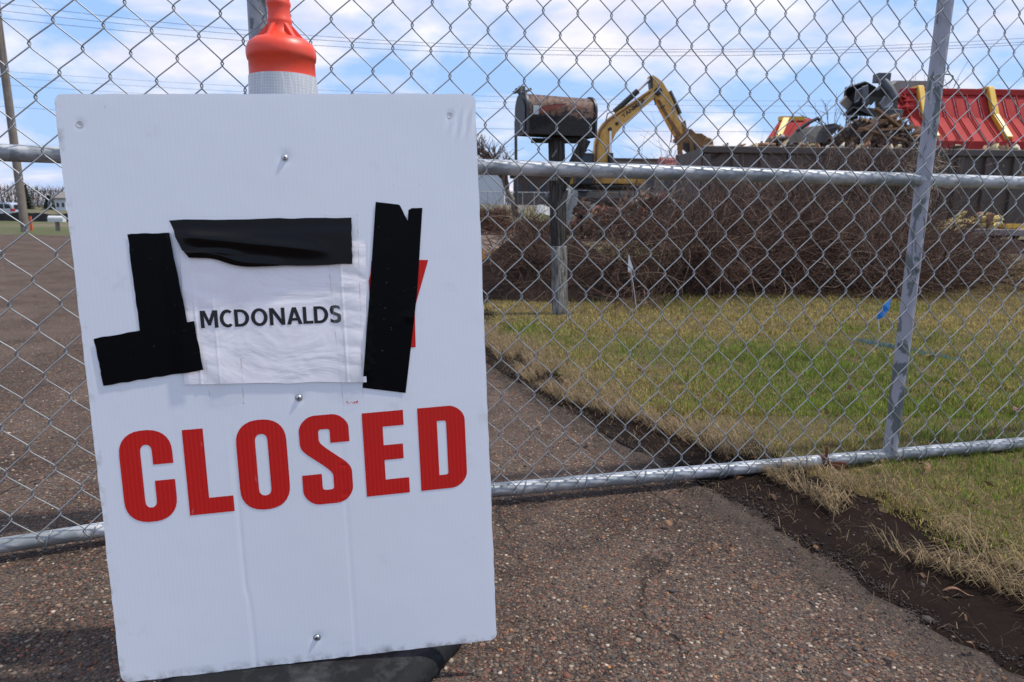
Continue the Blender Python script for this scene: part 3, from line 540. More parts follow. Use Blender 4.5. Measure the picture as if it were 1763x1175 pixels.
# orange marker, small white mailbox on the grass verge
q = P(54, 392, 22); mb = MB(); mb.box((q[0], q[1], .2), (.07, .03, .45)); tag(obj('marker_stake', mb, M['marker_orange']), 'orange marker stake in the grass right of the utility pole', 'stake')
q = P(99, 388, 22); th = thing('white_mailbox', (q[0], q[1], 0), 'small white roadside mailbox on a stub post at the left edge of the sign', 'mailbox')
mb = MB(); mb.box((q[0], q[1], .12), (.09, .09, .28)); obj('post', mb, M['far_tan'], th)
mb = MB(); prof = [(-.09, .26), (.09, .26), (.09, .36)] + [(.09 * math.cos(t), .36 + .09 * math.sin(t)) for t in np.linspace(0, math.pi, 9)[1:-1]] + [(-.09, .36)]
mb.prism([(q[0] - .24, q[1] + y, z) for y, z in prof], (.48, 0, 0)); obj('box', mb, M['white_vinyl'], th)

# ------------------------------------------------------------------ site: mounds, dumpster, building, digger
def mound(name, cx, cy, rx, ry, h, mat, seed, rough=.25, nu=90, nv=60, base=None):
    def f(X, Y):
        r = np.sqrt(((X - cx) / rx) ** 2 + ((Y - cy) / ry) ** 2) + .35 * (fbm(X * 1.1, Y * 1.1, seed) - .5)
        z0 = (base(X, Y) if base else 0 * X) - .06
        return z0 + (h + .06) * (1 - sstep(0, 1, r)) * (.75 + rough * 2 * (fbm(X * 2.4, Y * 2.4, seed + 1) - .35)) + .05 * h * fbm(X * 9, Y * 9, seed + 2) * (r < 1)
    return obj(name, heightfield(np.linspace(cx - rx * 1.25, cx + rx * 1.25, nu), np.linspace(cy - ry * 1.25, cy + ry * 1.25, nv), f), mat, smooth=True)
o = mound('dirt_mound', .45, 7.0, 1.5, 1.25, .68, M['mound_soil'], 71); tag(o, None, None, kind='structure')
o = mound('dirt_mound', 2.5, 7.5, 2.2, 1.4, .72, M['mound_soil'], 75); tag(o, None, None, kind='structure')  # added as a dark core, deepening the shade inside the brush heap
o = mound('dirt_mound', 6.6, 10.2, 3.6, 2.6, .62, M['mound_soil'], 79, base=lambda X, Y: .0 * X); tag(o, None, None, kind='structure')
def tubes(paths, r0, n=3):
    """paths (k,m,3) -> joined triangular tubes"""
    k, m, _ = paths.shape; T = np.gradient(paths, axis=1); T /= np.linalg.norm(T, axis=2, keepdims=True) + 1e-9
    ref = rng.normal(0, 1, (k, 1, 3)); A = np.cross(T, ref); A /= np.linalg.norm(A, axis=2, keepdims=True) + 1e-9; B = np.cross(T, A)
    r = (r0[:, None] * np.linspace(1, .35, m)[None])[..., None]; ring = [paths + r * (math.cos(a) * A + math.sin(a) * B) for a in np.arange(n) * 2 * np.pi / n]
    V = np.stack(ring, 2).reshape(-1, 3); F = []
    base = (np.arange(k)[:, None] * m + np.arange(m - 1)[None]).ravel() * n
    for j in range(n): F.append(np.stack([base + j, base + (j + 1) % n, base + n + (j + 1) % n, base + n + j], -1))
    return V, np.concatenate(F), m * n
def twigs(start, dirs, L, r, m=6, curl=.35, droop=.0):
    k = len(start); d = dirs / np.linalg.norm(dirs, axis=1, keepdims=True); p = start.copy(); out_ = [p]
    bend = rng.normal(0, curl, (k, 3))
    for i in range(m - 1):
        d = d + bend / (m - 1) + rng.normal(0, .13, (k, 3)) + np.array([0, 0, -droop / (m - 1)]); d /= np.linalg.norm(d, axis=1, keepdims=True); p = p + d * (L / (m - 1))[:, None]; out_.append(p)
    return tubes(np.stack(out_, 1), r)
def twig_cols(n, per, base=(.085, .056, .043), pl=.12):
    c = np.array(base) * rng.uniform(.4, 1.6, (n, 1)); k = rng.random(n) < pl; c[k] = np.array([.22, .155, .115]) * rng.uniform(.7, 1.3, (k.sum(), 1)); return np.repeat(c, per, 0)
# big heap of uprooted shrubs
st, dr, LL = [], [], []
for k in range(146):
    bx_ = rng.uniform(.12, 4.9); tp_ = np.interp(bx_, [.1, .6, .9, 1.3, 2.0, 3.0, 3.8, 4.4, 5.], [.2, .36, .72, .98, 1.0, .88, .80, .65, .3]) * rng.uniform(.42, 1.18)
    q = rng.random() ** .8; by_ = 5.95 + .05 * bx_ + 1.7 * q; bz_ = .08 + tp_ * (.15 + .75 * q) * rng.uniform(.5, 1.)
    m_ = int(rng.uniform(50, 140)); ax_ = np.array([rng.normal(.2, .8), rng.normal(-.15, .7), rng.normal(.1, .45)]); ax_ /= np.linalg.norm(ax_)
    st.append(np.array([bx_, by_, bz_]) + rng.normal(0, .10, (m_, 3)) + ax_ * rng.uniform(0, .5, (m_, 1))); dr.append(ax_ + rng.normal(0, .55, (m_, 3))); LL.append(rng.uniform(.2, .85, m_))
st = np.concatenate(st); st[:, 2] = np.maximum(st[:, 2], .06); dr = np.concatenate(dr); LL = np.concatenate(LL); n = len(st)
V, F, per = twigs(st, dr, LL, rng.uniform(.0013, .0034, n) * np.where(rng.random(n) < .06, 2.4, 1), curl=.8, droop=.25); CB = twig_cols(n, per, (.085, .046, .032), .14)
m_ = 110; bx_ = rng.uniform(.5, 4.8, m_); q = rng.random(m_); tp_ = np.interp(bx_, [.6, .9, 1.3, 2.0, 3.0, 3.8, 4.4, 5.], [.25, .68, .98, 1.0, .88, .80, .65, .3])
V2, F2, per2 = twigs(np.stack([bx_, 5.95 + 1.6 * q, .08 + tp_ * (.2 + .8 * q) * rng.uniform(.4, 1, m_)], -1), np.stack([rng.normal(.1, 1, m_), rng.normal(-.3, .6, m_), rng.normal(.35, .6, m_)], -1), rng.uniform(.5, 1.25, m_), rng.uniform(.003, .008, m_), m=9, curl=1.3, droop=.3)
F = np.concatenate([F, F2 + len(V)]); V = np.concatenate([V, V2]); CB = np.concatenate([CB, np.repeat(np.array([.17, .115, .085]) * rng.uniform(.35, 1.6, (m_, 1)), per2, 0)])
stuff('brush_heap', (V, F), M['twigs'], 'heap of dark uprooted leafless shrubs lying behind the lawn', 'brush', cols=CB)
def shrub(u, Y, H, w, label, nst=150, seed=0, base=None):
    b = np.array(at_ground(u, Y)) if base is None else np.array(base); th = thing('bare_shrub', b, label, 'shrub', 'leafless shrubs before the dumpster')
    k = 14; s = np.stack([b[0] + rng.normal(0, w * .12, k), b[1] + rng.normal(0, .15, k), np.full(k, b[2])], -1); d = np.stack([rng.normal(0, .35, k), rng.normal(0, .3, k), np.full(k, 1.)], -1)
    V, F, per = twigs(s, d, rng.uniform(.6, 1., k) * H, rng.uniform(.012, .02, k), curl=.3); obj('stem', (V, F), M['twigs'], th, cols=twig_cols(k, per))
    s = np.stack([b[0] + rng.normal(0, w * .33, nst), b[1] + rng.normal(0, w * .25, nst), b[2] + rng.random(nst) ** .8 * H * .75], -1); d = np.stack([rng.normal(0, .6, nst), rng.normal(0, .6, nst), rng.uniform(.0, 1.2, nst)], -1)
    V, F, per = twigs(s, d, rng.uniform(.3, .9, nst) * H * .42, rng.uniform(.003, .007, nst), curl=.5); obj('crown', (V, F), M['twigs'], th, cols=twig_cols(nst, per, (.095, .062, .05)))
shrub(1265, 11.5, 1.55, 1.3, 'leafless shrub at the left end of the dumpster beside the digger bucket', 620)
shrub(1370, 11.0, 1.6, 1.5, 'leafless shrub standing in front of the dumpster, second from its left end', 760)
shrub(1465, 11.4, 1.9, 1.5, 'tall dense leafless shrub in front of the torn black sheets', 900)
shrub(1555, 11.0, 1.75, 1.3, 'leafless shrub just left of the gate post, in front of the dumpster', 800)
# pale roots beside the gate post
n = 260; c0 = P(1592, 300, 9.6); s = np.stack([c0[0] + rng.normal(0, .10, n), c0[1] + rng.normal(0, .12, n), c0[2] - .12 + rng.normal(0, .22, n)], -1); V, F, per = twigs(s, rng.normal(0, 1, (n, 3)), rng.uniform(.1, .35, n), rng.uniform(.004, .011, n), curl=1.)
tag(obj('root_clump', (V, F), M['twigs'], cols=np.repeat(np.array([.22, .17, .13]) * rng.uniform(.4, 1.5, (n, 1)), per, 0)), 'upturned clump of pale roots beside the gate post in front of the dumpster', 'roots')
# reddish hedge far left of mailbox post
b = np.array(at_ground(846, 24)); n = 2200; s = np.stack([b[0] + rng.uniform(-1.0, .62, n), b[1] + rng.uniform(-.5, .5, n), b[2] + rng.uniform(0, .75, n)], -1); V, F, per = twigs(s, np.stack([rng.normal(0, .4, n), rng.normal(0, .4, n), rng.uniform(.3, 1, n)], -1), rng.uniform(.15, .4, n), rng.uniform(.005, .010, n), m=4)
tag(obj('russet_hedge', (V, F), M['twigs'], cols=np.repeat(np.array([.095, .042, .028]) * rng.uniform(.5, 1.5, (n, 1)), per, 0)), 'low russet hedge beyond the drive at the right edge of the sign', 'hedge')
n = 900; s = np.stack([rng.uniform(.1, 2.2, n), 22 + rng.uniform(-.5, .5, n), rng.uniform(0, .5, n) ** 1.3], -1); V, F, per = twigs(s, rng.normal(0, 1, (n, 3)), rng.uniform(.3, .9, n), rng.uniform(.008, .02, n), m=4)
stuff('far_brush_heap', (V, F), M['twigs'], 'tangled brush and branches beyond the drive left of the mailbox post', 'brush', cols=twig_cols(n, per))
q = P(975, 355, 21); mb = MB(); mb.grid(lambda u, v: (q[0] - .25 + .30 * u + .28 * v + .1 * math.sin(v * 3), q[1] + .15 * math.sin(u * 3), q[2] - .42 + 1.05 * v - .2 * u), 4, 8); tag(obj('scrap_sheet', mb, M['scrap_white'], fix=False), 'bent white sheet standing in the debris right behind the mailbox post', 'debris panel')
q = P(938, 362, 20.5); mb = MB(); mb.grid(lambda u, v: (q[0] - .25 + .4 * u, q[1] + .2 * v, q[2] - .12 + .25 * v + .03 * math.sin(u * 5)), 8, 3); tag(obj('scrap_sheet', mb, M['scrap_white'], fix=False), 'crumpled white sheet lying left of the mailbox post', 'debris panel')
n = 2600; a = G(868, 452); x = rng.uniform(-.75, .75, n) + .0; y = rng.uniform(9.2, 13, n); V, F, C = blades(x, y, np.full(n, .0), rng.uniform(.08, .25, n), rng.uniform(.01, .025, n), rng.uniform(.8, 1.5, n), rng.uniform(0, 6.28, n), np.array([.34, .19, .065]) * rng.uniform(.5, 1.3, (n, 1)))
stuff('straw_mulch', (V, F), M['blades'], 'patch of orange straw mulch beside the dirt mound left of the mailbox post', cols=C)

# dumpster
def dumpster():
    Y0 = 15.6; a = P(1212, 252, Y0); x0 = a[0]; zt = a[2]; zb = .42; L = 8.2; x1 = x0 + L; Wd = 2.4
    th = thing('dumpster', ((x0 + x1) / 2, Y0 + Wd / 2, zb), 'big dark brown roll-off dumpster heaped with rubble in front of the red roof', 'dumpster')
    mb = MB(); mb.box(((x0 + x1) / 2, Y0 + .03, (zb + zt) / 2), (L - .02, .05, zt - zb - .1)); obj('side_wall', mb, M['dumpster_brown'], th)
    mb = MB(); mb.box(((x0 + x1) / 2, Y0 + Wd, (zb + zt) / 2), (L - .02, .05, zt - zb - .1)); obj('side_wall', mb, M['dumpster_brown'], th)
    for x in (x0, x1):
        mb = MB(); mb.box((x, Y0 + Wd / 2, (zb + zt) / 2), (.06, Wd - .08, zt - zb - .06)); obj('end_wall', mb, M['dumpster_brown'], th)
    mb = MB(); mb.box(((x0 + x1) / 2, Y0 + Wd / 2, zb + .08), (L - .2, Wd - .1, .1)); obj('floor', mb, M['dumpster_brown'], th)
    for yy in (Y0 - .03, Y0 + Wd + .03):
        mb = MB(); mb.box(((x0 + x1) / 2, yy, zt - .07), (L + .1, .13, .15), bev=.02); obj('top_rail', mb, M['dumpster_brown'], th)
    mb = MB(); mb.box(((x0 + x1) / 2, Y0 - .04, zb + .1), (L, .12, .18), bev=.02); obj('bottom_rail', mb, M['dumpster_brown'], th)
    first = None
    for k in range(14):
        x = x0 + .07 + k * (L - .14) / 13
        if first is None:
            mb = MB(); mb.box((x, Y0 - .045, (zb + zt) / 2), (.13, .10, zt - zb - .34), bev=.015); first = obj('rib', mb, M['dumpster_brown'], th); fx0 = x
        else:
            r = first.copy(); COL.objects.link(r); r.location.x = first.location.x + x - fx0
    return x0, x1, zt, Y0
dx0, dx1, dzt, dY = dumpster()
# the rubble load
def rubble(name, n, xr, yr, zf, sr, cols, label, flat=.35):
    x = rng.uniform(*xr, n); y = rng.uniform(*yr, n); z = np.array([zf(a) for a in x]) * rng.random(n) ** .5; B = np.array([[sx, sy, sz] for sx in (-1, 1) for sy in (-1, 1) for sz in (-1, 1)], float)
    S = np.stack([rng.uniform(*sr, n) * rng.uniform(.6, 2.6, n), rng.uniform(*sr, n), rng.uniform(*sr, n) * flat], -1); J = 1 + rng.uniform(-.35, .35, (n, 8, 3)); Q = B[None] * J * S[:, None]
    a = rng.uniform(0, 6.28, (n, 3)); ca, sa = np.cos(a), np.sin(a)
    X, Y_, Z = Q[..., 0], Q[..., 1], Q[..., 2]; X, Y_ = X * ca[:, :1] - Y_ * sa[:, :1], X * sa[:, :1] + Y_ * ca[:, :1]; b = a[:, 1:2] * .25; X, Z = X * np.cos(b) - Z * np.sin(b), X * np.sin(b) + Z * np.cos(b)
    V = np.stack([X + x[:, None], Y_ + y[:, None], Z + z[:, None]], -1).reshape(-1, 3); Fb = np.array([(0, 1, 3, 2), (4, 6, 7, 5), (0, 4, 5, 1), (2, 3, 7, 6), (0, 2, 6, 4), (1, 5, 7, 3)])
    c = np.array(cols)[rng.integers(0, len(cols), n)] * rng.uniform(.6, 1.3, (n, 1)); return stuff(name, (V, (np.arange(n)[:, None, None] * 8 + Fb).reshape(-1, 4)), M['rubble'], label, 'rubble', cols=np.repeat(c, 8, 0))
BR = [(.10, .06, .04), (.07, .05, .042), (.14, .085, .055), (.20, .12, .07), (.05, .04, .036)]; PALE = [(.42, .33, .18), (.50, .42, .25), (.30, .17, .09), (.36, .27, .18), (.22, .12, .07), (.55, .50, .42)]
rubble('rubble_load', 1500, (dx0 + .2, dx1 - .1), (dY + .12, dY + 2.2), lambda x: dzt + .08, (.03, .11), PALE + BR[:2], 'pale broken boards and insulation filling the dumpster up to its rim')
zt_px = lambda u, v, Y: P(u, v, Y)[2]
rx = [P(u, 240, 19.9)[0] for u in (1440, 1465, 1490, 1520, 1545, 1580)]; rz = [zt_px(u, v, 19.9) for u, v in ((1440, 248), (1465, 222), (1490, 206), (1520, 204), (1545, 212), (1580, 246))]
rubble('rubble_mound', 3000, (rx[0], rx[-1]), (19.6, 20.6), lambda x: np.interp(x, rx, rz), (.03, .13), BR[:4] + [(.17, .16, .15)], 'brown heap of broken walls behind the dumpster, left of the red roof', .5)
rx2 = [P(u, 240, 20.6)[0] for u in (1330, 1440)]; rubble('wall_rubble', 500, rx2, (20.3, 21.), lambda x: zt_px(1380, 238, 20.6), (.03, .12), BR[1:4] + PALE[:2] + [(.5, .48, .46)], 'low rubble with pale scraps under the roof remnant', .5)
# the half demolished restaurant
def building():
    Y0 = 22.0; th = thing('demolished_building', P(1660, 320, Y0) * np.array([1, 1, 0]) + np.array([0, 2, .2]), 'half demolished building with red standing seam mansard roof and yellow beams', 'building')
    pr = [(1560, 160), (1560, 205), (1560, 244)]
    zt = P(1660, 162, Y0 + 1.05)[2]; zm = P(1660, 203, Y0 + .62)[2]; zb = P(1660, 243, Y0 - .25)[2]; prof = [(Y0 + 1.05, zt), (Y0 + .62, zm), (Y0 - .25, zb)]
    xl = P(1556, 165, Y0 + 1)[0]; pw = .395; first = None; npan = 20
    def panel(x):
        mb = MB(); L = [np.array([x, y, z]) for y, z in prof]; dx = np.array([pw - .006, 0, 0])
        for i in range(2): mb.prism([L[i], L[i] + dx, L[i + 1] + dx, L[i + 1]], (0, -.012, -.02))
        nrm = [np.array([0, -.7, .3]), np.array([0, -.45, .8])]
        for i in range(2): a, b = L[i] + np.array([.0, -.02, .012]), L[i + 1] + np.array([.0, -.02, .012]); mb.prism([a, a + np.array([.02, 0, 0]), b + np.array([.02, 0, 0]), b], nrm[i] * .055)
        return mb
    pm = None
    for k in range(npan):
        if pm is None: pm = obj('roof_panel', panel(xl), M['roof_red'], th)
        else: c = pm.copy(); COL.objects.link(c); c.location.x = k * pw
    xr = xl + npan * pw
    mb = MB(); mb.box(((xl + xr) / 2, Y0 + 1.12, zt + .05), (xr - xl + .05, .3, .2), bev=.02); obj('ridge_cap', mb, M['roof_red'], th)
    mb = MB(); mb.box(((xl + xr) / 2, Y0 - .27, zb - .14), (xr - xl, .08, .26)); obj('fascia', mb, M['roof_red'], th)
    mb = MB(); mb.box(((xl + xr) / 2 + .2, Y0 + .6, (zb - .25 + .2) / 2), (xr - xl - .4, .3, zb - .45)); obj('wall', mb, M['block_wall'], th)
    # crumpled torn corner of the roof
    mb = MB()
    for k in range(9):
        c = P(1549 + random.uniform(-4, 12), 170 + k * 3.2, Y0 + .7 - .05 * k); a = np.array([random.uniform(-1, 1), random.uniform(-.6, .6), random.uniform(-.7, .7)]); a /= np.linalg.norm(a); b = np.cross(a, (0, .3, 1.)); b /= np.linalg.norm(b); mb.box(c, (.42, .3, .025), (a, b, np.cross(a, b)))
    obj('torn_edge', mb, M['roof_red'], th)
    for u0, u1, u2 in ((1580, 1592, 1640), (1700, 1713, 1755)):
        mb = MB(); off = np.array([0, -.10, .05]); p0 = P(u0, 160, Y0 + 1.5); xs = [P(u0, 160, Y0 + 1.05)[0]] * 3; x = xs[0]
        pts = [np.array([x, y, z]) + off for y, z in prof]; pts[-1] = pts[-1] + np.array([0, .12, .06]); top = pts[0] + np.array([0, .0, .10])
        for a, b in ((top + np.array([0, .7, 0]), top), (top, pts[1]), (pts[1], pts[2])):
            d = b - a; L = np.linalg.norm(d); d /= L; s = np.array([1., 0, 0]); n_ = np.cross(s, d); mb.box((a + b) / 2, (.19, L + .06, .15), (s, d, n_), bev=.02)
        obj('roof_beam', mb, M['beam_yellow'], th)
    # remnant of the roof at the far left
    a = P(1318, 246, 21); b = P(1345, 207, 21.6); c = P(1400, 207, 21.6); d = P(1372, 246, 21); mb = MB(); mb.prism([a, b, c, d], (0, .05, .04)); rem = obj('roof_remnant', mb, M['roof_red'], th)
    for t in (.25, .5, .75):
        mb = MB(); p, q = a + (d - a) * t, b + (c - b) * t; mb.prism([p, p + np.array([.03, 0, 0]), q + np.array([.03, 0, 0]), q], (0, -.05, .05)); obj('seam', mb, M['roof_red'], rem)
    mb = MB(); p, q = P(1336, 246, 20.85), P(1353, 205, 21.45); mb.box((p + q) / 2, (.2, np.linalg.norm(q - p), .15), (np.array([1, 0, 0]), (q - p) / np.linalg.norm(q - p), np.cross((1, 0, 0), (q - p) / np.linalg.norm(q - p))), bev=.02); mb.box(q + np.array([.25, .2, .03]), (.75, .22, .12)); obj('roof_beam', mb, M['beam_yellow'], th)
    mb = MB(); q = P(1570, 154, 24.5); mb.box(q + np.array([0, .5, -.15]), (1.3, 1., .85)); obj('roof_unit', mb, M['tan_sheet'], th)
building()
# torn sheets on top of the heap: things one could lift off
def sheet(pxs, Y, mat, label, th=.04, tilt=(0, .25, 0), name='debris_panel', grp='torn sheets on the heap'):
    mb = MB(); pts = [P(u, v, Y + k * t) for k, ((u, v), t) in enumerate(zip(pxs, [tilt[1] * s for s in (0, .3, .7, .4, .2, .5, .1, .3)]))]; mb.prism(pts, (0, th, th * .3)); return tag(obj(name, mb, M[mat]), label, 'debris', grp)
sheet([(1458, 152), (1492, 141), (1497, 178), (1490, 190), (1462, 193), (1455, 172)], 19.6, 'dark_sheet', 'largest curled black sheet at the top left of the heap', .12)
sheet([(1474, 157), (1484, 152), (1483, 164), (1479, 174), (1471, 178)], 19.3, 'grey_sheet', 'small pale blue sheet hanging inside the curled black sheet')
sheet([(1485, 150), (1495, 147), (1496, 176), (1485, 178)], 19.2, 'grey_sheet', 'narrow upright pale grey sheet on the front of the black sheet')
sheet([(1447, 178), (1458, 166), (1468, 178), (1459, 190)], 19.4, 'tan_sheet', 'small brown square panel sticking out left of the black sheet', .1)
sheet([(1454, 200), (1470, 186), (1556, 190), (1554, 200), (1510, 203), (1478, 198)], 19.2, 'dark_sheet', 'long flat dark sheet lying under the curled black sheet', .15)
sheet([(1456, 206), (1476, 199), (1478, 204), (1466, 208)], 19.1, 'dark_sheet', 'small torn black strip hanging at the left below the sheets', .05)
sheet([(1516, 180), (1526, 166), (1538, 172), (1534, 184), (1520, 187)], 19.3, 'grey_sheet', 'pale crumpled sheet between the black sheets and the red roof', .1)
sheet([(1494, 142), (1508, 150), (1512, 168), (1500, 182), (1496, 165)], 19.9, 'dark_sheet', 'folded black sheet behind the curled one', .2)
sheet([(1508, 158), (1522, 148), (1545, 160), (1546, 192), (1512, 190)], 20.3, 'dark_sheet', 'broad dark sheet leaning against the torn roof corner', .15)
sheet([(1538, 146), (1545, 140), (1546, 165), (1540, 168)], 20.0, 'tan_sheet', 'short rusty brown panel standing at the roof corner', .2)
mb = MB(); mb.tube([P(1517, 136, 19.5), P(1532, 154, 19.3), P(1542, 172, 19.2)], .12, 12); mb.box(P(1518, 135, 19.5), (.34, .3, .22)); tag(obj('duct_pipe', mb, M['tin_dull'], smooth=40), 'bent grey duct pipe sticking up over the heap', 'pipe')
sheet([(1352, 246), (1375, 222), (1440, 213), (1448, 218), (1420, 246)], 19.0, 'membrane', 'grey collapsed roof membrane sloping behind the dumpster rim', .06, (0, .9, 0), 'roof_membrane')
mb = MB(); pts = [P(u, v, 18.9) for u, v in ((1372, 226), (1392, 212), (1408, 204), (1413, 210))]; mb.tube(pts, .05, 6); tag(obj('bent_bar', mb, M['dark_sheet']), 'dark bent bar arching over the grey membrane', 'bar')
for k, (u, v, a, l) in enumerate(((1512, 212, .4, 1.2), (1530, 205, -.5, 1.0), (1545, 222, .1, 1.1), (1500, 228, 1.1, .9), (1520, 232, -.2, 1.4))):
    c = P(u, v, 18.5); d = np.array([math.cos(a), .2, math.sin(a)]); d /= np.linalg.norm(d); s = np.cross(d, (0, 0, 1.)); s /= np.linalg.norm(s); mb = MB(); mb.box(c, (l, .16, .06), (d, s, np.cross(d, s)))
    tag(obj('timber_plank', mb, M['lumber']), ('steep brown plank high on the heap left of the red roof', 'brown plank tilted down to the right under the dark sheet', 'level brown plank nearest the torn roof edge', 'nearly upright brown plank low on the heap', 'longest brown plank just above the dumpster rim')[k], 'plank', 'planks on the rubble heap')
# insulation and boards on the ground by the dumpster, slab edge
c = P(1675, 388, 11.6); rubble('insulation_heap', 420, (c[0] - .75, c[0] + .45), (11.2, 12.0), lambda x: c[2] - .10 + .26 * math.exp(-((x - c[0]) / .38) ** 2), (.025, .07), [(.50, .41, .16), (.56, .48, .24), (.42, .32, .13), (.24, .13, .08)], 'heap of yellow insulation scraps on the ground before the dumpster', .6)
mb = MB(); a = P(1690, 388, 11.4); b = P(1800, 386, 11.4); mb.box((a + b) / 2, (b[0] - a[0], .1, .04)); tag(obj('timber_plank', mb, M['lumber']), 'long brown board lying beside the yellow insulation heap', 'plank')
mb = MB(); a = P(1725, 388, 11.2); b = P(1790, 392, 11.2); mb.box((a + b) / 2, (b[0] - a[0], .2, .07)); tag(obj('yellow_board', mb, M['beam_yellow']), 'yellow board on the ground at the right edge before the dumpster', 'board')
mb = MB(); a = P(1685, 398, 10.9); mb.box(a + np.array([1.1, .6, -.02]), (2.4, 1.3, .10), bev=.01); tag(obj('concrete_slab', mb, M['slab']), 'pinkish grey slab edge under the yellow scraps', 'slab')

def digger():
    Y0 = 24.0; base = np.array(at_ground(1030, Y0 + 1.5)); th = thing('excavator', base, 'yellow excavator with its boom raised over the rubble behind the brush', 'excavator')
    def poly(px, y, t, m, name, **k):
        mb = MB(); mb.prism([P(u, v, y) for u, v in px], (0, t, 0)); return obj(name, mb, M[m], th, **k)
    bm_ = poly([(1023, 300), (1023, 262), (1025, 242), (1030, 226), (1037, 213), (1048, 203), (1062, 193), (1118, 155), (1127, 152), (1133, 158), (1131, 167), (1098, 194), (1072, 217), (1060, 231), (1054, 244), (1051, 262), (1050, 300)], Y0, .5, 'digger_yellow', 'boom')
    for px, w in (([(1026, 290), (1027, 250), (1034, 224), (1047, 208), (1063, 197), (1120, 158)], .035),):
        mb = MB(); mb.tube([P(u, v, Y0 - .02) for u, v in px], w, 5); obj('boom_hose', mb, M['digger_rust_shade'], bm_)
    st = poly([(1118, 131), (1125, 130), (1134, 136), (1142, 143), (1151, 158), (1160, 178), (1174, 217), (1176, 236), (1168, 239), (1157, 222), (1145, 200), (1129, 170), (1122, 152)], Y0 + .06, .38, 'digger_yellow', 'stick')
    poly([(1119, 131), (1124, 135), (1124, 152), (1121, 150)], Y0 + .02, .46, 'machine_black', 'stick_head_plate')
    poly([(1131, 172), (1136, 172), (1152, 200), (1176, 236), (1168, 239), (1146, 200)], Y0 + .03, .44, 'digger_rust_shade', 'stick_shaded_underside')  # darker plate paints the shade along the stick's underside
    def pin(u, v, r, par): mb = MB(); mb.lathe([(r * .6, -.05), (r, -.04), (r, .6), (r * .6, .61)], P(u, v, Y0 - .02), 14, (0, 1, 0)); obj('pin', mb, M['machine_black'], par)
    pin(1050, 223, .07, bm_); pin(1062, 213, .055, bm_); pin(1133, 158, .13, st)
    def cyl(a, b, c, y, r=.085):
        mb = MB(); mb.tube([P(*a, y), P(*b, y)], r, 10); q = obj('cylinder', mb, M['machine_black'], th, smooth=40); mb = MB(); mb.tube([P(*b, y), P(*c, y)], r * .45, 8); obj('rod', mb, M['chrome'], q)
    cyl((1058, 193), (1098, 157), (1119, 137), Y0 + .25, .10); cyl((1152, 158), (1170, 197), (1176, 208), Y0 + .2, .09); cyl((1051, 290), (1051, 264), (1051, 226), Y0 - .1, .10)
    for px in ([(1127, 166), (1128, 180), (1136, 186), (1145, 182)], [(1043, 209), (1046, 196), (1056, 192)], [(1157, 222), (1155, 245), (1162, 246), (1172, 240)]):
        mb = MB(); mb.tube([P(u, v, Y0 - .08) for u, v in px], .02, 5); obj('hose', mb, M['machine_black'], th)
    poly([(1173, 212), (1180, 207), (1183, 222), (1180, 234), (1174, 230)], Y0 + .1, .3, 'digger_rust_shade', 'bucket_link')
    bk = poly([(1168, 238), (1182, 223), (1190, 222), (1198, 230), (1208, 230), (1217, 236), (1224, 246), (1224, 252), (1216, 254), (1206, 262), (1196, 262), (1184, 252), (1176, 246)], Y0 - .1, .9, 'digger_rust_shade', 'bucket')
    poly([(1177, 246), (1196, 248), (1202, 264), (1192, 268), (1180, 256)], Y0 - .12, .3, 'machine_black', 'bucket_mouth')
    mb = MB(); mb.lathe([(.15, 0), (.19, .02), (.19, .9), (.15, .92)], P(1219, 247, Y0 - .12), 14, (0, 1, 0)); obj('pin_boss', mb, M['digger_rust_shade'], bk)
    for px in ([(1169, 240), (1176, 241), (1175, 262), (1179, 276), (1173, 277), (1169, 262)], [(1187, 244), (1193, 244), (1195, 262), (1200, 276), (1193, 277), (1188, 264)], [(1205, 254), (1211, 254), (1213, 268), (1208, 272)]):
        mb = MB(); mb.prism([P(u, v, Y0 - .2) for u, v in px], (0, .25, 0)); obj('tooth', mb, M['digger_rust_shade'], bk)
    # lettering on the boom
    a, b = P(1073, 204, Y0 - .012), P(1112, 174, Y0 - .012); d = (b - a); L = np.linalg.norm(d); d /= L
    cu = bpy.data.curves.new('txt', 'FONT'); cu.body = 'YANMAR'; cu.size = 1; cu.offset = .02; t = bpy.data.objects.new('txt', cu); COL.objects.link(t); dg = bpy.context.evaluated_depsgraph_get(); me = bpy.data.meshes.new_from_object(t.evaluated_get(dg)); bpy.data.objects.remove(t)
    co = np.array([v.co[:] for v in me.vertices]); co = (co - co.min(0)) / np.ptp(co[:, 0]); n_ = np.array([-d[2], 0, d[0]]); hs = .13 / np.ptp(co[:, 1])
    mb = MB(); mb.add([a + d * p[0] * L + n_ * p[1] * hs for p in co], [tuple(f.vertices) for f in me.polygons]); obj('lettering', mb, M['machine_black'], bm_, fix=False)
    # house, cab, tracks (mostly hidden)
    def bx(name, u0, v0, u1, v1, y, dpt, mat, bev=.04, par=None):
        a, b = P(u0, v0, y), P(u1, v1, y); c = (a + b) / 2; mb = MB(); mb.box((c[0], y + dpt / 2, c[2]), (abs(b[0] - a[0]), dpt, abs(a[2] - b[2])), bev=bev); return obj(name, mb, M[mat], par or th)
    bx('engine_house', 955, 283, 1018, 318, Y0 + .3, 2.2, 'digger_yellow'); cb = bx('cab', 992, 263, 1022, 318, Y0 - .6, 1.0, 'machine_black'); bx('window', 995, 268, 1019, 290, Y0 - .62, .015, 'tinted_glass', 0, cb)
    bx('turntable', 985, 318, 1100, 326, Y0, 2.0, 'machine_black'); bx('front_deck', 1024, 300, 1112, 318, Y0 + .2, 1.6, 'digger_yellow')
    for y in (Y0 - .4, Y0 + 1.9): bx('track', 940, 327, 1130, 364, y, .6, 'machine_black', .25)
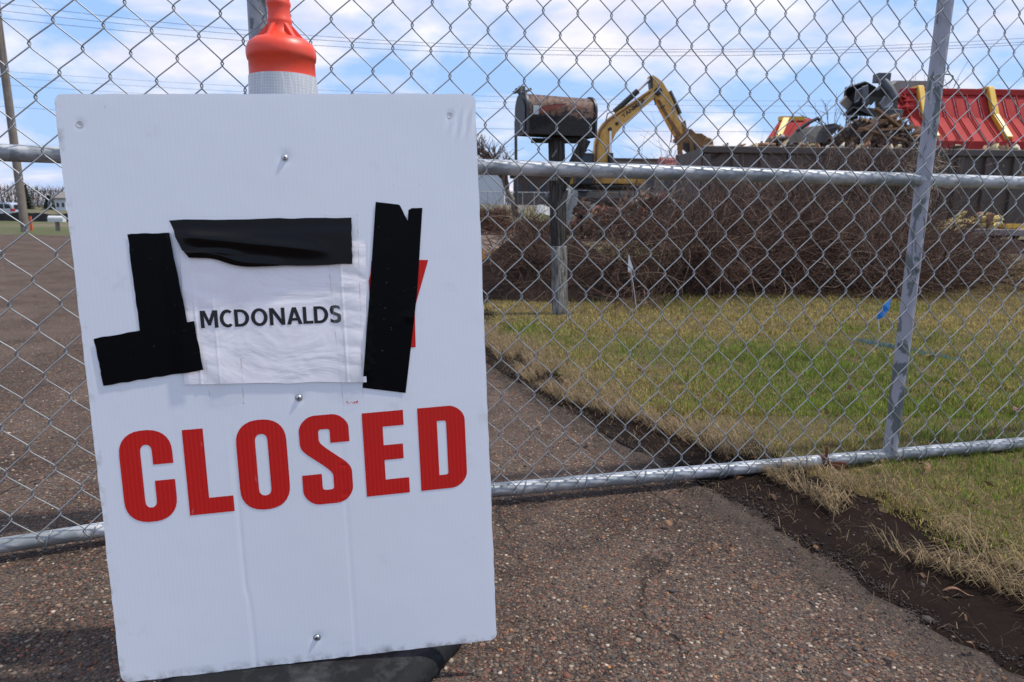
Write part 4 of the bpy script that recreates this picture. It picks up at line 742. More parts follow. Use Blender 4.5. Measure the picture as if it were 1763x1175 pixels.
    mb = MB(); mb.tube([P(1008, 262, Y0), P(1012, 258, Y0), P(1020, 262, Y0)], .02, 5); obj('handrail', mb, M['machine_black'], th)
digger()
rubble('site_rubble', 900, (P(1000, 320, 19)[0], P(1330, 320, 19)[0]), (17.5, 20.5), lambda x: .8 + .5 * math.sin(x * 1.3) ** 2, (.04, .14), BR + [(.2, .19, .18), (.20, .075, .06), (.18, .19, .21)], 'low mixed rubble between the digger and the brush heap', .5)
sheet([(1134, 285), (1139, 275), (1172, 277), (1178, 286)], 20, 'red_debris', 'torn red roof piece lying below the digger stick', .3, name='roof_piece', grp='loose debris under the bucket')
sheet([(1178, 288), (1186, 273), (1196, 274), (1210, 286)], 19.8, 'green_debris', 'pale green bent sheet under the digger bucket', .2, grp='loose debris under the bucket')

# ------------------------------------------------------------------ roadside mailbox
def mailbox():
    b = G(965, 540, .02); b = np.array([b[0], b[1], float(lawn_z(b[0], b[1])) - .03]); Y = b[1]; sc = Y / FPX
    th = thing('roadside_mailbox', b, 'rusty black roadside mailbox on a weathered wooden post at the edge of the lawn', 'mailbox')
    top = P(958, 243, Y); rot = .55; ax = np.array([math.cos(rot), math.sin(rot), 0]); ay = np.array([-ax[1], ax[0], 0])
    def column(p, q, w, d, m, name, a=ax, par=None, rag=False):
        z = (q - p); L = np.linalg.norm(z); z = z / L; x = a - z * (a @ z); x /= np.linalg.norm(x); y = np.cross(z, x); mb = MB(); mb.box((p + q) / 2, (w, d, L), (x, y, z), bev=.006); return obj(name, mb, M[m], par or th)
    mid = b + (top - b) * .42
    column(b, mid, .092, .092, 'old_wood', 'post'); column(mid + (top - b) * .001, top + np.array([0, 0, .0]), .092, .092, 'dark_wood', 'post_top')  # upper length of the post in a darker wood than the lower
    column(P(953, 312, Y - .06), P(953, 298, Y - .06), .05, .03, 'old_wood', 'wood_block', np.array([1., 0, 0]))
    column(P(966, 325, Y - .02), P(1009, 240, Y - .04), .075, .045, 'dark_wood', 'brace', np.array([1., 0, .2]))
    mb = MB(); a0, b0 = P(915, 243, Y), P(1004, 240, Y); mb.box((a0 + b0) / 2 + np.array([0, .06, 0]), (np.linalg.norm(b0 - a0), .14, .025), bev=.004); obj('mount_board', mb, M['dark_wood'], th)
    # the box itself
    yaw = .38; d = np.array([math.cos(yaw), math.sin(yaw), 0]); w = np.array([-d[1], d[0], 0]); L = .535; hw = .115; c = (P(893, 240, Y) + P(1024, 236, Y)) / 2 + w * .02; c[2] += .012
    H = .285; zs = H - hw; arch = [(-hw, 0), (hw, 0), (hw, zs * .6), (hw, zs)] + [(hw * math.cos(t), zs + hw * math.sin(t)) for t in np.linspace(0, math.pi, 17)[1:-1]] + [(-hw, zs), (-hw, zs * .6)]
    pt = lambda s, y, z: c + d * s + w * y + np.array([0, 0, z])
    mb = MB(); mb.prism([pt(-L / 2, y, z) for y, z in arch], d * L); bx = obj('box', mb, M['mailbox_skin'], th, smooth=35)
    for s, k, nm in ((-L / 2 - .014, 1.05, 'door'), (L / 2 - .004, 1.06, 'end_cap')):
        mb = MB(); mb.prism([pt(s, y * k, (z - .1) * k + .103) for y, z in arch], d * .018); dr = obj(nm, mb, M['mailbox_black'], th, smooth=35)
        if nm == 'door': mb = MB(); mb.prism([pt(s - .008, y * .8, (z - .1) * .8 + .10) for y, z in arch], d * .01); obj('pressed_panel', mb, M['mailbox_black'], dr, smooth=35)
    # flag on the camera side
    fy = -hw - .012; mb = MB(); mb.prism([pt(-.195, fy, .140), pt(-.175, fy, .142), pt(-.06, fy, .180), pt(.02, fy + .002, .215), pt(.02, fy + .002, .221), pt(-.08, fy, .208), pt(-.175, fy, .186), pt(-.195, fy, .178)], w * -.008); obj('flag', mb, M['faded_red'], th)
    mb = MB(); mb.box(pt(-.218, fy - .002, .160), (.045, .004, .06), (d, w, np.array([0, 0, 1.])), bev=.001); obj('flag_bracket', mb, M['tin'], th)
    # broken latch pieces on the door top
    for k, (s, z, a, l, ww) in enumerate(((-.285, .315, .1, .05, .035), (-.24, .305, .5, .06, .018), (-.315, .295, -.7, .05, .02), (-.335, .288, .2, .035, .02))):
        dd = np.array([d[0] * math.cos(a), d[1] * math.cos(a), math.sin(a)]); mb = MB(); mb.box(pt(s, -.02, z), (l, .02, ww), (dd, w, np.cross(dd, w)), bev=.003); obj('latch_piece', mb, M['old_wood'], th)
    mb = MB(); mb.tube([P(951, 271, Y - .1), P(958, 259, Y - .12)], .004, 5); obj('nail', mb, M['tin'], th)
mailbox()
def flag(u0, v0, u1, v1, px, Y, mat, label):
    b = P(u0, v0, Y); b[2] = float(lawn_z(b[0], b[1])); th = thing('marker_flag', b, label, 'flag', 'survey flags in the lawn'); t = P(u1, v1, Y)
    mb = MB(); mb.tube([b, t], .0022, 5); obj('wire_stake', mb, M['flag_white'], th)
    pts = [P(u, v, Y - .01 * i % .03) for i, (u, v) in enumerate(px)]; mb = MB(); mb.prism(pts, (0, .0012, 0)); obj('pennant', mb, M[mat], th)
flag(1098, 520, 1083, 440, [(1082, 438), (1085, 447), (1090, 462), (1086, 470), (1081, 468)], 5.4, 'flag_white', 'white survey flag on a thin wire in front of the brush heap')
flag(1513, 580, 1513, 545, [(1534, 514), (1531, 533), (1521, 547), (1509, 551), (1512, 538), (1522, 525)], 4.35, 'flag_blue', 'blue survey flag in the lawn just left of the gate post')
# blue marking paint: short painted blades along a line in the grass
n = 760; t = rng.random(n); a = G(1465, 588, .03); b = G(1655, 626, .03); x = a[0] + (b[0] - a[0]) * t + rng.normal(0, .022, n); y = a[1] + (b[1] - a[1]) * t + rng.normal(0, .022, n); k = fbm(t * 9, t * 0, 55) > .38; x, y = x[k], y[k]; n = len(x)
V, F, C = blades(x, y, lawn_z(x, y) + .004, rng.uniform(.012, .032, n), rng.uniform(.002, .004, n), rng.uniform(.3, 1.2, n), rng.uniform(0, 6.28, n), np.array([.10, .22, .27]) * rng.uniform(.5, 1.3, (n, 1)))
stuff('paint_mark', (V, F), M['blades'], 'dashed blue marking paint sprayed on the grass near the gate post', cols=C)
# leaves
LEAF = [(1650, 1022, .062, .02, 'long curled dry leaf on the dark soil at the lower right'), (1605, 606, .07, .08, 'pale dry leaf beside the blue paint line'), (1755, 688, .07, .08, 'brown leaf in the grass at the right edge'), (970, 662, .06, .02, 'curled leaf on the soil strip behind the gate, nearest the sign'), (1018, 765, .04, .01, 'small leaf on the asphalt behind the gate'), (1505, 498, .10, .09, 'tan leaf at the foot of the brush heap'), (1640, 640, .05, .08, 'small brown leaf right of the gate post'), (1370, 585, .05, .08, 'rust coloured leaf in the middle of the lawn'), (1590, 800, .05, .04, 'brown leaf in the grass below the bottom rail')]
for k, (u, v, s, z, lb) in enumerate(LEAF):
    c = G(u, v, z); a = random.uniform(0, 3.1) if k else -.12; ca, sa = math.cos(a), math.sin(a); zz = float(max(.012, lawn_z(c[0], c[1]))) + .022; mb = MB()
    def lf(uu, vv):
        x = (uu - .5) * s; w = (vv - .5) * s * .42 * math.sin(math.pi * min(.98, uu + .05)) ** .7 * (1.0 if k else .4); return (c[0] + x * ca - w * sa, c[1] + x * sa + w * ca, zz + .25 * abs(w) + .12 * s * math.sin(uu * 5) - (0 if k else .01))
    mb.grid(lf, 9, 4); tag(obj('dry_leaf', mb, M['leaf_brown'], fix=False, smooth=True), lb, 'leaf', 'dry leaves')

n = 260; y = rng.uniform(1.0, 6., n); x = dirt_edge(y) - .3 + rng.random(n) ** 1.3 * (.85 * y + .6 - dirt_edge(y)); z = np.where(x > lawn_edge(y), lawn_z(x, y) + .012, .012); L = rng.uniform(.012, .035, n)
V, F, C = blades(x, y, z, L, L * rng.uniform(.35, .7, n), rng.uniform(1.1, 1.6, n), rng.uniform(0, 6.28, n), np.array([.24, .13, .07]) * rng.uniform(.4, 1.5, (n, 1)))
stuff('leaf_litter', (V, F), M['blades'], 'small brown scraps of leaf scattered over the lawn and soil', cols=C)

# ------------------------------------------------------------------ the two gate leaves
PS, PZ = .0905, .1068
def gate(label, o, yaw, s0, s1, zm, zb, posts, phase, rail_r, zt=1.83, bend=None):
    o = np.array(o, float); d = np.array([math.cos(yaw), math.sin(yaw), 0]); nrm = np.array([d[1], -d[0], 0])     # nrm: towards the camera
    Q = lambda s, z, y=0.: o + d * s + np.array([0, 0, z]) + nrm * y
    th = thing('chain_link_gate', Q((s0 + s1) / 2, 0), label, 'gate', 'chain link gate leaves')
    for nm, z in (('middle_rail', zm), ('bottom_rail', zb), ('top_rail', zt)):
        mb = MB(); mb.tube([Q(s, z) for s in np.linspace(s0, s1, 8)], rail_r, 20); obj(nm, mb, M['galvanised'], th, smooth=40)
    for s, r, m in posts:
        mb = MB(); mb.tube([Q(s, zb + .01), Q(s, .9), Q(s, zt)], r, 20); obj('post', mb, M[m], th, smooth=40)
        mb = MB(); mb.tube([Q(s - .03, zm, .0), Q(s + .03, zm, .0)], rail_r * 1.03, 20); obj('weld', mb, M['galvanised'], th, smooth=40)
    # woven wires, one object each
    k0 = math.ceil((s0 - phase[0]) / (PS / 2) ) // 2 * 2; nw = 0; off = rail_r + .009
    i = 0; rr = .00155
    while True:
        # node column index: wire centre sits half a diamond (PS/2 wide) between two node columns
        sc_ = phase[0] + (k0 + i) * PS / 2; par = (k0 + i) % 2; i += 1
        if sc_ - PS / 2 > s1: break
        if sc_ < s0 - PS: continue
        pts = []; zlo = zb - .005; nz_ = int((zt - zlo) / (PZ / 2)) + 2; j0 = math.floor((zlo - phase[1]) / (PZ / 2))
        for j in range(j0, j0 + nz_):
            zk = phase[1] + j * PZ / 2; right = ((j + par) % 2 == 0); sg = 1 if right else -1; ya = rr * 1.35 * sg      # arrive on one face, leave on the other
            e = PS / 4
            for ds, dz, yy in ((-.0095, -.0150, ya), (-.0045, -.0105, ya), (.0006, -.0050, ya * .8), (.0028, 0, 0), (.0006, .0050, -ya * .8), (-.0045, .0105, -ya), (-.0095, .0150, -ya)):
                s = sc_ + sg * (e + ds); z = zk + dz
                if z < zb - .012 or z > zt: continue
                w1 = .012 * (float(vnoise(s * 3, z * 3, 91)) - .5) + .006 * (float(vnoise(s * 9, z * 9, 94)) - .5); w2 = .014 * (float(vnoise(s * 2.5, z * 2.5, 92)) - .5)
                pts.append(Q(s + w1, z + .013 * (float(vnoise(s * 3, z * 3, 93)) - .5), off + yy + w2 * .5))
        mb = MB(); mb.tube(pts, rr, 6); obj('wire', mb, M['wire'], th, smooth=True)
    # tie wires round the bottom rail
    s = s0 + .04; k = 0
    while s < s1 - .05:
        pts = []
        for t in np.linspace(-2.2, 1.4, 14): pts.append(Q(s + .028 * (t + 2.2) / 3.6, zb + (rail_r + .004) * math.sin(t), (rail_r + .004) * math.cos(t)))
        mb = MB(); mb.tube(pts, .0018, 5); obj('tie_wire', mb, M['wire'], th, smooth=True); s += PS * (2 if k % 3 else 1); k += 1
    return th, Q
yr, yl = .25195, .43784
fr = np.array([0, 1.78954, 0]); fl = np.array([0, 1.9753, 0])
# wire phases: a node of the mesh seen at (961,142) on the right leaf and (141,85) on the left
def on_plane(u, v, o, yaw):
    d = np.array([math.cos(yaw), math.sin(yaw), 0]); n_ = np.array([d[1], -d[0], 0]); r = ray(u, v); C0 = np.array([0, 0, CAMZ]); t = ((o + n_ * .028 - C0) @ n_) / (r @ n_); q = C0 + r * t; return float((q - o) @ d), float(q[2])
sr, zr = on_plane(961, 142, fr, yr); sl, zl = on_plane(141, 85, fl, yl)
g2, Q2 = gate('right leaf of the chain link gate, running from the orange delineator to the right edge', fr, yr, -.565, 3.9, .9073, .0402, [(-.555, .0215, 'galvanised'), (1.268, .0215, 'painted_post'), (3.89, .0215, 'galvanised')], (sr - PS / 4, zr), .0195)
g1, Q1 = gate('left leaf of the chain link gate, from the left edge to the orange delineator', fl, yl, -2.6, -.655, .9051, .0365, [(-.663, .0215, 'painted_post'), (-2.59, .0215, 'galvanised')], (sl - PS / 4, zl), .0180)
# rusty sleeve on the bottom rail, loose tie on the post
sc_, _ = on_plane(1425, 797, fr, yr); mb = MB(); mb.tube([Q2(sc_ - .012, .0402), Q2(sc_ + .012, .0402)], .0215, 16); mb.box(Q2(sc_ + .035, .03, .022), (.06, .006, .024)); mb.tube([Q2(sc_ + .002, .06, .018), Q2(sc_ - .004, .095, .022)], .004, 5); obj('rusty_clamp', mb, M['rust'], g2, smooth=40)
sc_, zc = on_plane(1620, 138, fr, yr); mb = MB(); mb.tube([Q2(sc_ + .005 + .03 * math.cos(t), zc + .016 * math.sin(t), .03 + .01 * math.sin(2 * t)) for t in np.linspace(-2.6, 2.9, 16)], .0022, 5); mb.tube([Q2(sc_ - .03, zc - .005, .03), Q2(sc_ - .035, zc - .07, .035)], .0022, 5); obj('tie_wire', mb, M['wire'], g2)
# the scratched mark on the post
cu = bpy.data.curves.new('txt', 'FONT'); cu.body = 'W'; cu.size = 1; cu.offset = .03; t = bpy.data.objects.new('txt', cu); COL.objects.link(t); dg = bpy.context.evaluated_depsgraph_get(); me = bpy.data.meshes.new_from_object(t.evaluated_get(dg)); bpy.data.objects.remove(t)
co = np.array([v.co[:] for v in me.vertices]); co = (co - (co.min(0) + co.max(0)) / 2) / np.ptp(co[:, 0]); _, zw = on_plane(1573, 467, fr, yr); mb = MB()
mb.add([Q2(1.268 + p[0] * .018, zw + p[1] * .021, .0218 - .011 * (p[0] * .9) ** 2) for p in co], [tuple(f.vertices) for f in me.polygons]); obj('stamped_letter', mb, M['machine_black'], g2, fix=False)

# ------------------------------------------------------------------ delineator behind the sign
SO = np.array([-.3423469, 1.04920931, .51214036])
def sframe(yaw, lean, roll):
    n_ = np.array([math.sin(yaw) * math.cos(lean), -math.cos(yaw) * math.cos(lean), math.sin(lean)]); rt = np.array([math.cos(yaw), math.sin(yaw), 0]); up_ = np.cross(n_, rt); c, s = math.cos(roll), math.sin(roll); return c * rt + s * up_, -s * rt + c * up_, n_
SA, SB, SN = sframe(.15080805, .06798111, .03817285)
def cone():
    top = P(485, 100, 1.155); bot = np.array([-.355, 1.15, 0.]); ax = top - bot; ax /= np.linalg.norm(ax); K = ax[2]; cz = lambda z: z / K
    zs = P(485, 100, 1.155)[2]
    th = thing('orange_delineator', bot, 'orange traffic delineator with grey reflective band and black rubber base behind the sign', 'traffic delineator')
    prof = [(.088, .05), (.086, .10), (.0535, zs - .08), (.0512, zs - .030), (.0508, zs - .0065), (.0525, zs - .005), (.0538, zs + .002), (.0535, zs + .010), (.050, zs + .019), (.042, zs + .0255), (.030, zs + .029), (.021, zs + .036), (.0182, zs + .048), (.0192, zs + .052), (.0192, zs + .055), (.0176, zs + .058), (.0172, zs + .074), (.0188, zs + .0775), (.0188, zs + .082), (.0172, zs + .085), (.0172, zs + .100), (.022, zs + .110), (.0235, zs + .122), (.019, zs + .13)]
    mb = MB(); mb.lathe([(r, cz(z)) for r, z in prof], bot, 56, ax); body = obj('body', mb, M['orange_plastic'], th, smooth=50)
    for k in range(6):
        a = k * math.pi / 3 + .35; e1 = np.cross(ax, (0, 1, 0)); e1 /= np.linalg.norm(e1); e2 = np.cross(ax, e1); dr = math.cos(a) * e1 + math.sin(a) * e2; tn = np.cross(ax, dr); p = lambda r, z: bot + ax * cz(z) + dr * r
        mb = MB(); mb.prism([p(.014, zs + .024) - tn * .003, p(.041, zs + .024) - tn * .003, p(.016, zs + .052) - tn * .003], tn * .006); obj('fin', mb, M['orange_plastic'], body)
    for z1, z0 in ((zs - .030, zs - .18), (zs - .25, zs - .40)):
        rr = lambda z: np.interp(z, [.1, zs - .08, zs - .03], [.0868, .0543, .0520]); mb = MB(); mb.lathe([(rr(z0) - .004, cz(z0))] + [(rr(z) + .0004, cz(z)) for z in sorted([z0 + .0003, zs - .08, zs - .12, (z0 + z1) / 2, z1 - .0003]) if z0 < z < z1] + [(rr(z1) - .004, cz(z1))], bot, 56, ax); bn = obj('reflective_band', mb, M['reflective_band'], th, smooth=50)
    a = -1.12; e1 = np.cross(ax, (0, 1, 0)); e1 /= -np.linalg.norm(e1); e2 = -np.cross(ax, e1)
    # handle loop above the frame
    mb = MB(); c = bot + ax * cz(zs + .175); mb.tube([c + e1 * .045 * math.cos(t) + ax * .052 * math.sin(t) for t in np.linspace(-1.6, 4.68, 24)], .013, 10); obj('handle', mb, M['orange_plastic'], th, smooth=50)
    # rubber base: chamfered octagon with rounded rim
    pr = [(.02, .0), (.252, .0), (.260, .012), (.256, .032), (.238, .045), (.10, .052), (.088, .052)]; mb = MB(); rot = .35; n_ = 8; V = []
    for r, z in pr:
        for j in range(n_): t = rot + (j + .5) * 2 * math.pi / n_; V.append(bot + np.array([r * 1.06 * math.cos(t), r * 1.06 * math.sin(t), z + .002]))
    F = [(i * n_ + j, i * n_ + (j + 1) % n_, (i + 1) * n_ + (j + 1) % n_, (i + 1) * n_ + j) for i in range(len(pr) - 1) for j in range(n_)] + [tuple(range(n_ - 1, -1, -1)), tuple((len(pr) - 1) * n_ + j for j in range(n_))]
    mb.add(V, F); bo = obj('rubber_base', mb, M['rubber'], th)
    md = bo.modifiers.new('bevel', 'BEVEL'); md.width = .008; md.segments = 3
cone()

# ------------------------------------------------------------------ the sign
def sign():
    th = bpy.data.objects.new('closed_sign', None); COL.objects.link(th); th.empty_display_size = .1
    th.matrix_world = Matrix(((SA[0], SB[0], SN[0], SO[0]), (SA[1], SB[1], SN[1], SO[1]), (SA[2], SB[2], SN[2], SO[2]), (0, 0, 0, 1))); ORG[th.name] = np.zeros(3)
    tag(th, 'white corrugated plastic road sign reading CLOSED in red, screwed to the orange delineator', 'sign')
    w, h, T = .6096, .9144, .004
    def sag(x, y):       # gentle warping plus the two long creases and the crumpled upper right corner
        z = .0015 * np.sin(x * 7 + 1) * np.cos(y * 4) - .0007 * np.exp(-((x + .100 + .004 * (y + .2) + .0025 * np.tanh((y + .33) * 60)) / .002) ** 2) * sstep(-.02, -.12, y) - .0004 * np.exp(-((x - .066) / .002) ** 2) * sstep(-.05, -.14, y)
        z = z + .0014 * np.sin((x - y * .35) * 420) * np.exp(-(((x - .285) / .022) ** 2 + ((y - .412) / .016) ** 2))
        for sx, sy in SCREW: z = z - .0012 * np.exp(-((x - sx) ** 2 + (y - sy) ** 2) / .008 ** 2)
        for sx, sy in HOLE: z = z - .0010 * np.exp(-((x - sx) ** 2 + (y - sy) ** 2) / .005 ** 2)
        return z
    SCREW = [(.010, .363), (.004, -.009), (.004, -.417)]; HOLE = [(-.274, .415), (.264, .425)]
    nx, ny = 190, 230; xs = np.linspace(-w / 2, w / 2, nx); ys = np.linspace(-h / 2, h / 2, ny); X, Y = np.meshgrid(xs, ys)
    # rounded corners: pull the outermost ring in
    rc = .012; ax_, ay_ = np.abs(X) - (w / 2 - rc), np.abs(Y) - (h / 2 - rc); both = (ax_ > 0) & (ay_ > 0); ln = np.hypot(ax_, ay_); k = np.where(both, np.maximum(ax_, ay_) / np.maximum(ln, 1e-9), 1); X2 = np.where(both, np.sign(X) * (w / 2 - rc + ax_ * k), X); Y2 = np.where(both, np.sign(Y) * (h / 2 - rc + ay_ * k), Y)
    edge = (.0012 * (vnoise(Y * 60, Y * 0, 5) - .5)); X2 = X2 + edge * (np.abs(X) > w / 2 - .001); Y2 = Y2 + .0012 * (vnoise(X * 70, X * 0, 6) - .5) * (np.abs(Y) > h / 2 - .001)
    Z = sag(X2, Y2); Vf = np.stack([X2, Y2, Z], -1).reshape(-1, 3); Vb = Vf - np.array([0, 0, T]); N0 = nx * ny; F = []
    i, j = np.meshgrid(np.arange(nx - 1), np.arange(ny - 1)); a = (j * nx + i).ravel(); F = np.concatenate([np.stack([a, a + 1, a + nx + 1, a + nx], -1), np.stack([a + N0, a + nx + N0, a + nx + 1 + N0, a + 1 + N0], -1)])
    per = np.concatenate([np.arange(nx), np.arange(1, ny) * nx + nx - 1, (ny - 1) * nx + np.arange(nx - 2, -1, -1), np.arange(ny - 2, 0, -1) * nx]); pn = np.roll(per, -1); F = np.concatenate([F, np.stack([per, per + N0, pn + N0, pn], -1)])
    obj('panel', (np.concatenate([Vf, Vb]), F), M['coroplast'], th, smooth=35)
    def fill(name, loops, mat, zoff, par=th, zf=None, bold=0.):
        cu = bpy.data.curves.new('t', 'CURVE'); cu.dimensions = '2D'; cu.fill_mode = 'FRONT'; cu.offset = bold
        for L in loops:
            sp_ = cu.splines.new('POLY'); sp_.points.add(len(L) - 1); sp_.use_cyclic_u = True
            for q, p in zip(sp_.points, L): q.co = (p[0], p[1], 0, 1)
        t = bpy.data.objects.new('t', cu); COL.objects.link(t); dg = bpy.context.evaluated_depsgraph_get(); me = bpy.data.meshes.new_from_object(t.evaluated_get(dg)); bpy.data.objects.remove(t)
        bm = bmesh.new(); bm.from_mesh(me); bmesh.ops.remove_doubles(bm, verts=bm.verts[:], dist=1e-6); bmesh.ops.triangulate(bm, faces=bm.faces[:])
        for _ in range(5):
            ee = [e for e in bm.edges if e.calc_length() > .014]
            if not ee: break
            bmesh.ops.subdivide_edges(bm, edges=ee, cuts=1); bmesh.ops.triangulate(bm, faces=bm.faces[:])
        for f in bm.faces:
            if f.normal.z < 0: f.normal_flip()
        fn = zf or (lambda x, y: float(sag(x, y)))
        for v in bm.verts: v.co.z = fn(v.co.x, v.co.y) + zoff
        bm.to_mesh(me); bm.free(); return link_mesh(name, me, mat, par, np.zeros(3))
    def chaikin(pts, n=3):
        for _ in range(n):
            o_ = []; m_ = len(pts)
            for i in range(m_):
                p, q, s = pts[i - 1], pts[i], pts[(i + 1) % m_]
                if q[2]: o_.append(q)
                else: o_.append(((p[0] + 3 * q[0]) / 4, (p[1] + 3 * q[1]) / 4, 0) if not p[2] or True else q); o_.append(((s[0] + 3 * q[0]) / 4, (s[1] + 3 * q[1]) / 4, 0))
            pts = o_
        return [(p[0], p[1]) for p in pts]
    S = 1
    rr = lambda x0, y0, x1, y1, r, k=.35: [(x0, y0 + r, 0), (x0, y1 - r, 0), (x0, y1 - r * k, 0), (x0 + r * k, y1, 0), (x0 + r, y1, 0), (x1 - r, y1, 0), (x1 - r * k, y1, 0), (x1, y1 - r * k, 0), (x1, y1 - r, 0), (x1, y0 + r, 0), (x1, y0 + r * k, 0), (x1 - r * k, y0, 0), (x1 - r, y0, 0), (x0 + r, y0, 0), (x0 + r * k, y0, 0), (x0, y0 + r * k, 0)]
    letters = {}
    # every glyph in its own box (x 0..w mm, y 0..h mm)
    def se(cx, cy, rx, ry, a0, a1, n=16, e=2.35):
        o_ = []
        for t in np.linspace(a0, a1, n): c_, s_ = math.cos(t), math.sin(t); o_.append((cx + rx * math.copysign(abs(c_) ** (2 / e), c_), cy + ry * math.copysign(abs(s_) ** (2 / e), s_), 1))
        return o_
    PI = math.pi
    O_ = se(38.5, 110, 38.5, 38, 0, PI) + se(38.5, 38, 38.5, 38, PI, 2 * PI); Oi = se(38.5, 113, 9.5, 11.5, 0, PI) + se(38.5, 35, 9.5, 11.5, PI, 2 * PI)
    C_ = [(78, 92, 1)] + se(39, 110, 39, 38, 0, PI) + se(39, 38, 39, 38, PI, 2 * PI) + [(78, 66, 1), (48, 66, 1)] + se(39.5, 35, 8.5, 11.5, 0, -PI) + se(39.5, 113, 8.5, 11.5, PI, 0) + [(48, 92, 1)]
    S_ = [(78, 101, 1), (78, 116, 0), (78, 132, 0), (62, 148, 0), (39, 148, 0), (16, 148, 0), (0, 132, 0), (0, 112, 0), (0, 98, 0), (6, 88, 0), (22, 75, 0), (40, 60, 0), (49, 50, 0), (49, 40, 0), (49, 32, 0), (49, 24, 0), (40, 23.5, 0), (31, 24, 0), (31, 34, 0), (31, 51, 1), (0, 51, 1), (0, 36, 0), (0, 16, 0), (16, 0, 0), (39, 0, 0), (63, 0, 0), (79, 16, 0), (79, 40, 0), (79, 56, 0), (72, 67, 0), (56, 80, 0), (38, 95, 0), (30, 104, 0), (30, 113, 0), (30, 124.5, 0), (39, 124.5, 0), (48, 124, 0), (48, 115, 0), (48, 101, 1)]
    L_ = [(0, 0, 1), (68, 0, 1), (68, 26, 1), (31, 26, 1), (31, 139, 1), (0, 139, 1)]
    E_ = [(0, 0, 1), (70, 0, 1), (70, 26, 1), (32, 26, 1), (32, 59, 1), (63, 59, 1), (63, 84, 1), (32, 84, 1), (32, 115, 1), (66, 115, 1), (66, 140, 1), (0, 140, 1)]
    D_ = [(0, 0, 1), (38, 0, 0), (60, 0, 0), (77, 16, 0), (77, 38, 0), (77, 102, 0), (77, 124, 0), (60, 140, 0), (38, 140, 0), (0, 140, 1)]; Di = [(31, 24, 1), (37, 24, 0), (46, 24, 0), (46, 34, 0), (46, 106, 0), (46, 116, 0), (37, 116, 0), (31, 116, 1)]
    for nm, loops, x0, yb, sl in (('C', [C_], -271, -194, .0), ('L', [L_], -176, -188, 0), ('O', [O_, Oi], -97, -189, 0), ('S', [S_], 0, -188, 0), ('E', [E_], 100, -181, 0), ('D', [D_, Di], 189, -179, 0)):
        fill('red_letter', [[((p[0] + x0) / 1000, (p[1] + yb + p[0] * .022) / 1000) for p in chaikin(L)] for L in loops], M['sign_red'], .0004)['label'] = 'red printed letter ' + nm
    K_ = [(123, 64), (123, 203), (155, 203), (155, 150), (188, 202.5), (220, 202.5), (190, 134), (193, 64), (168, 64), (160, 105), (155, 98), (155, 64)]
    K_ = [(128, 64), (128, 130), (123.5, 140), (124, 172), (127, 182), (130, 203), (155, 203), (180, 203), (219, 201), (194, 126), (192, 62), (166, 62), (160, 64)]
    fill('red_letter', [[(x / 1000, y / 1000) for x, y in K_]], M['sign_red'], .0004)['label'] = 'red letter almost hidden under the right black tape'
    # paper taped over the old word
    pc = np.array([(-.152, .228), (.124, .236), (.111, .011), (-.165, .024)])
    def ph(x, y): return .0006 * math.exp(-((x + .1395 - .006 * (y - .1)) / .0016) ** 2) + .0004 * math.exp(-((x + .112 + .006 * (y - .1)) / .0015) ** 2) + .0007 * math.exp(-((x - .082) / .0016) ** 2) + .0008 + .0004 * float(fbm(x * 30, y * 18, 31)) + .0014 * float(fbm((x + y * .6) * 16, (y - x * .3) * 7, 35)) + .0007 * abs(math.sin((x + .085) * 60)) * math.exp(-((x + .11) / .02) ** 2) + .0008 * abs(math.sin(y * 110 + x * 20)) * (math.exp(-((x - .092) / .022) ** 2) + .6 * math.exp(-((x + .115) / .02) ** 2))
    mb = MB()
    def pf(u, v):
        q = (pc[3] * (1 - u) + pc[2] * u) * (1 - v) + (pc[0] * (1 - u) + pc[1] * u) * v; q = q + np.array([.002 * (float(vnoise(v * 9, 0, 3)) - .5), .0035 * (float(vnoise(u * 7, 1, 4)) - .5)]); return (q[0], q[1], float(sag(q[0], q[1])) + ph(q[0], q[1]))
    mb.grid(pf, 200, 100); pp = obj('paper', mb, M['paper'], th, smooth=True, fix=False); pp['label'] = 'crumpled white sheet of paper printed with a black word'
    def arc(cx, cy, rx, ry, a0, a1, n=14): return [(cx + rx * math.cos(t), cy + ry * math.sin(t)) for t in np.linspace(a0, a1, n)]
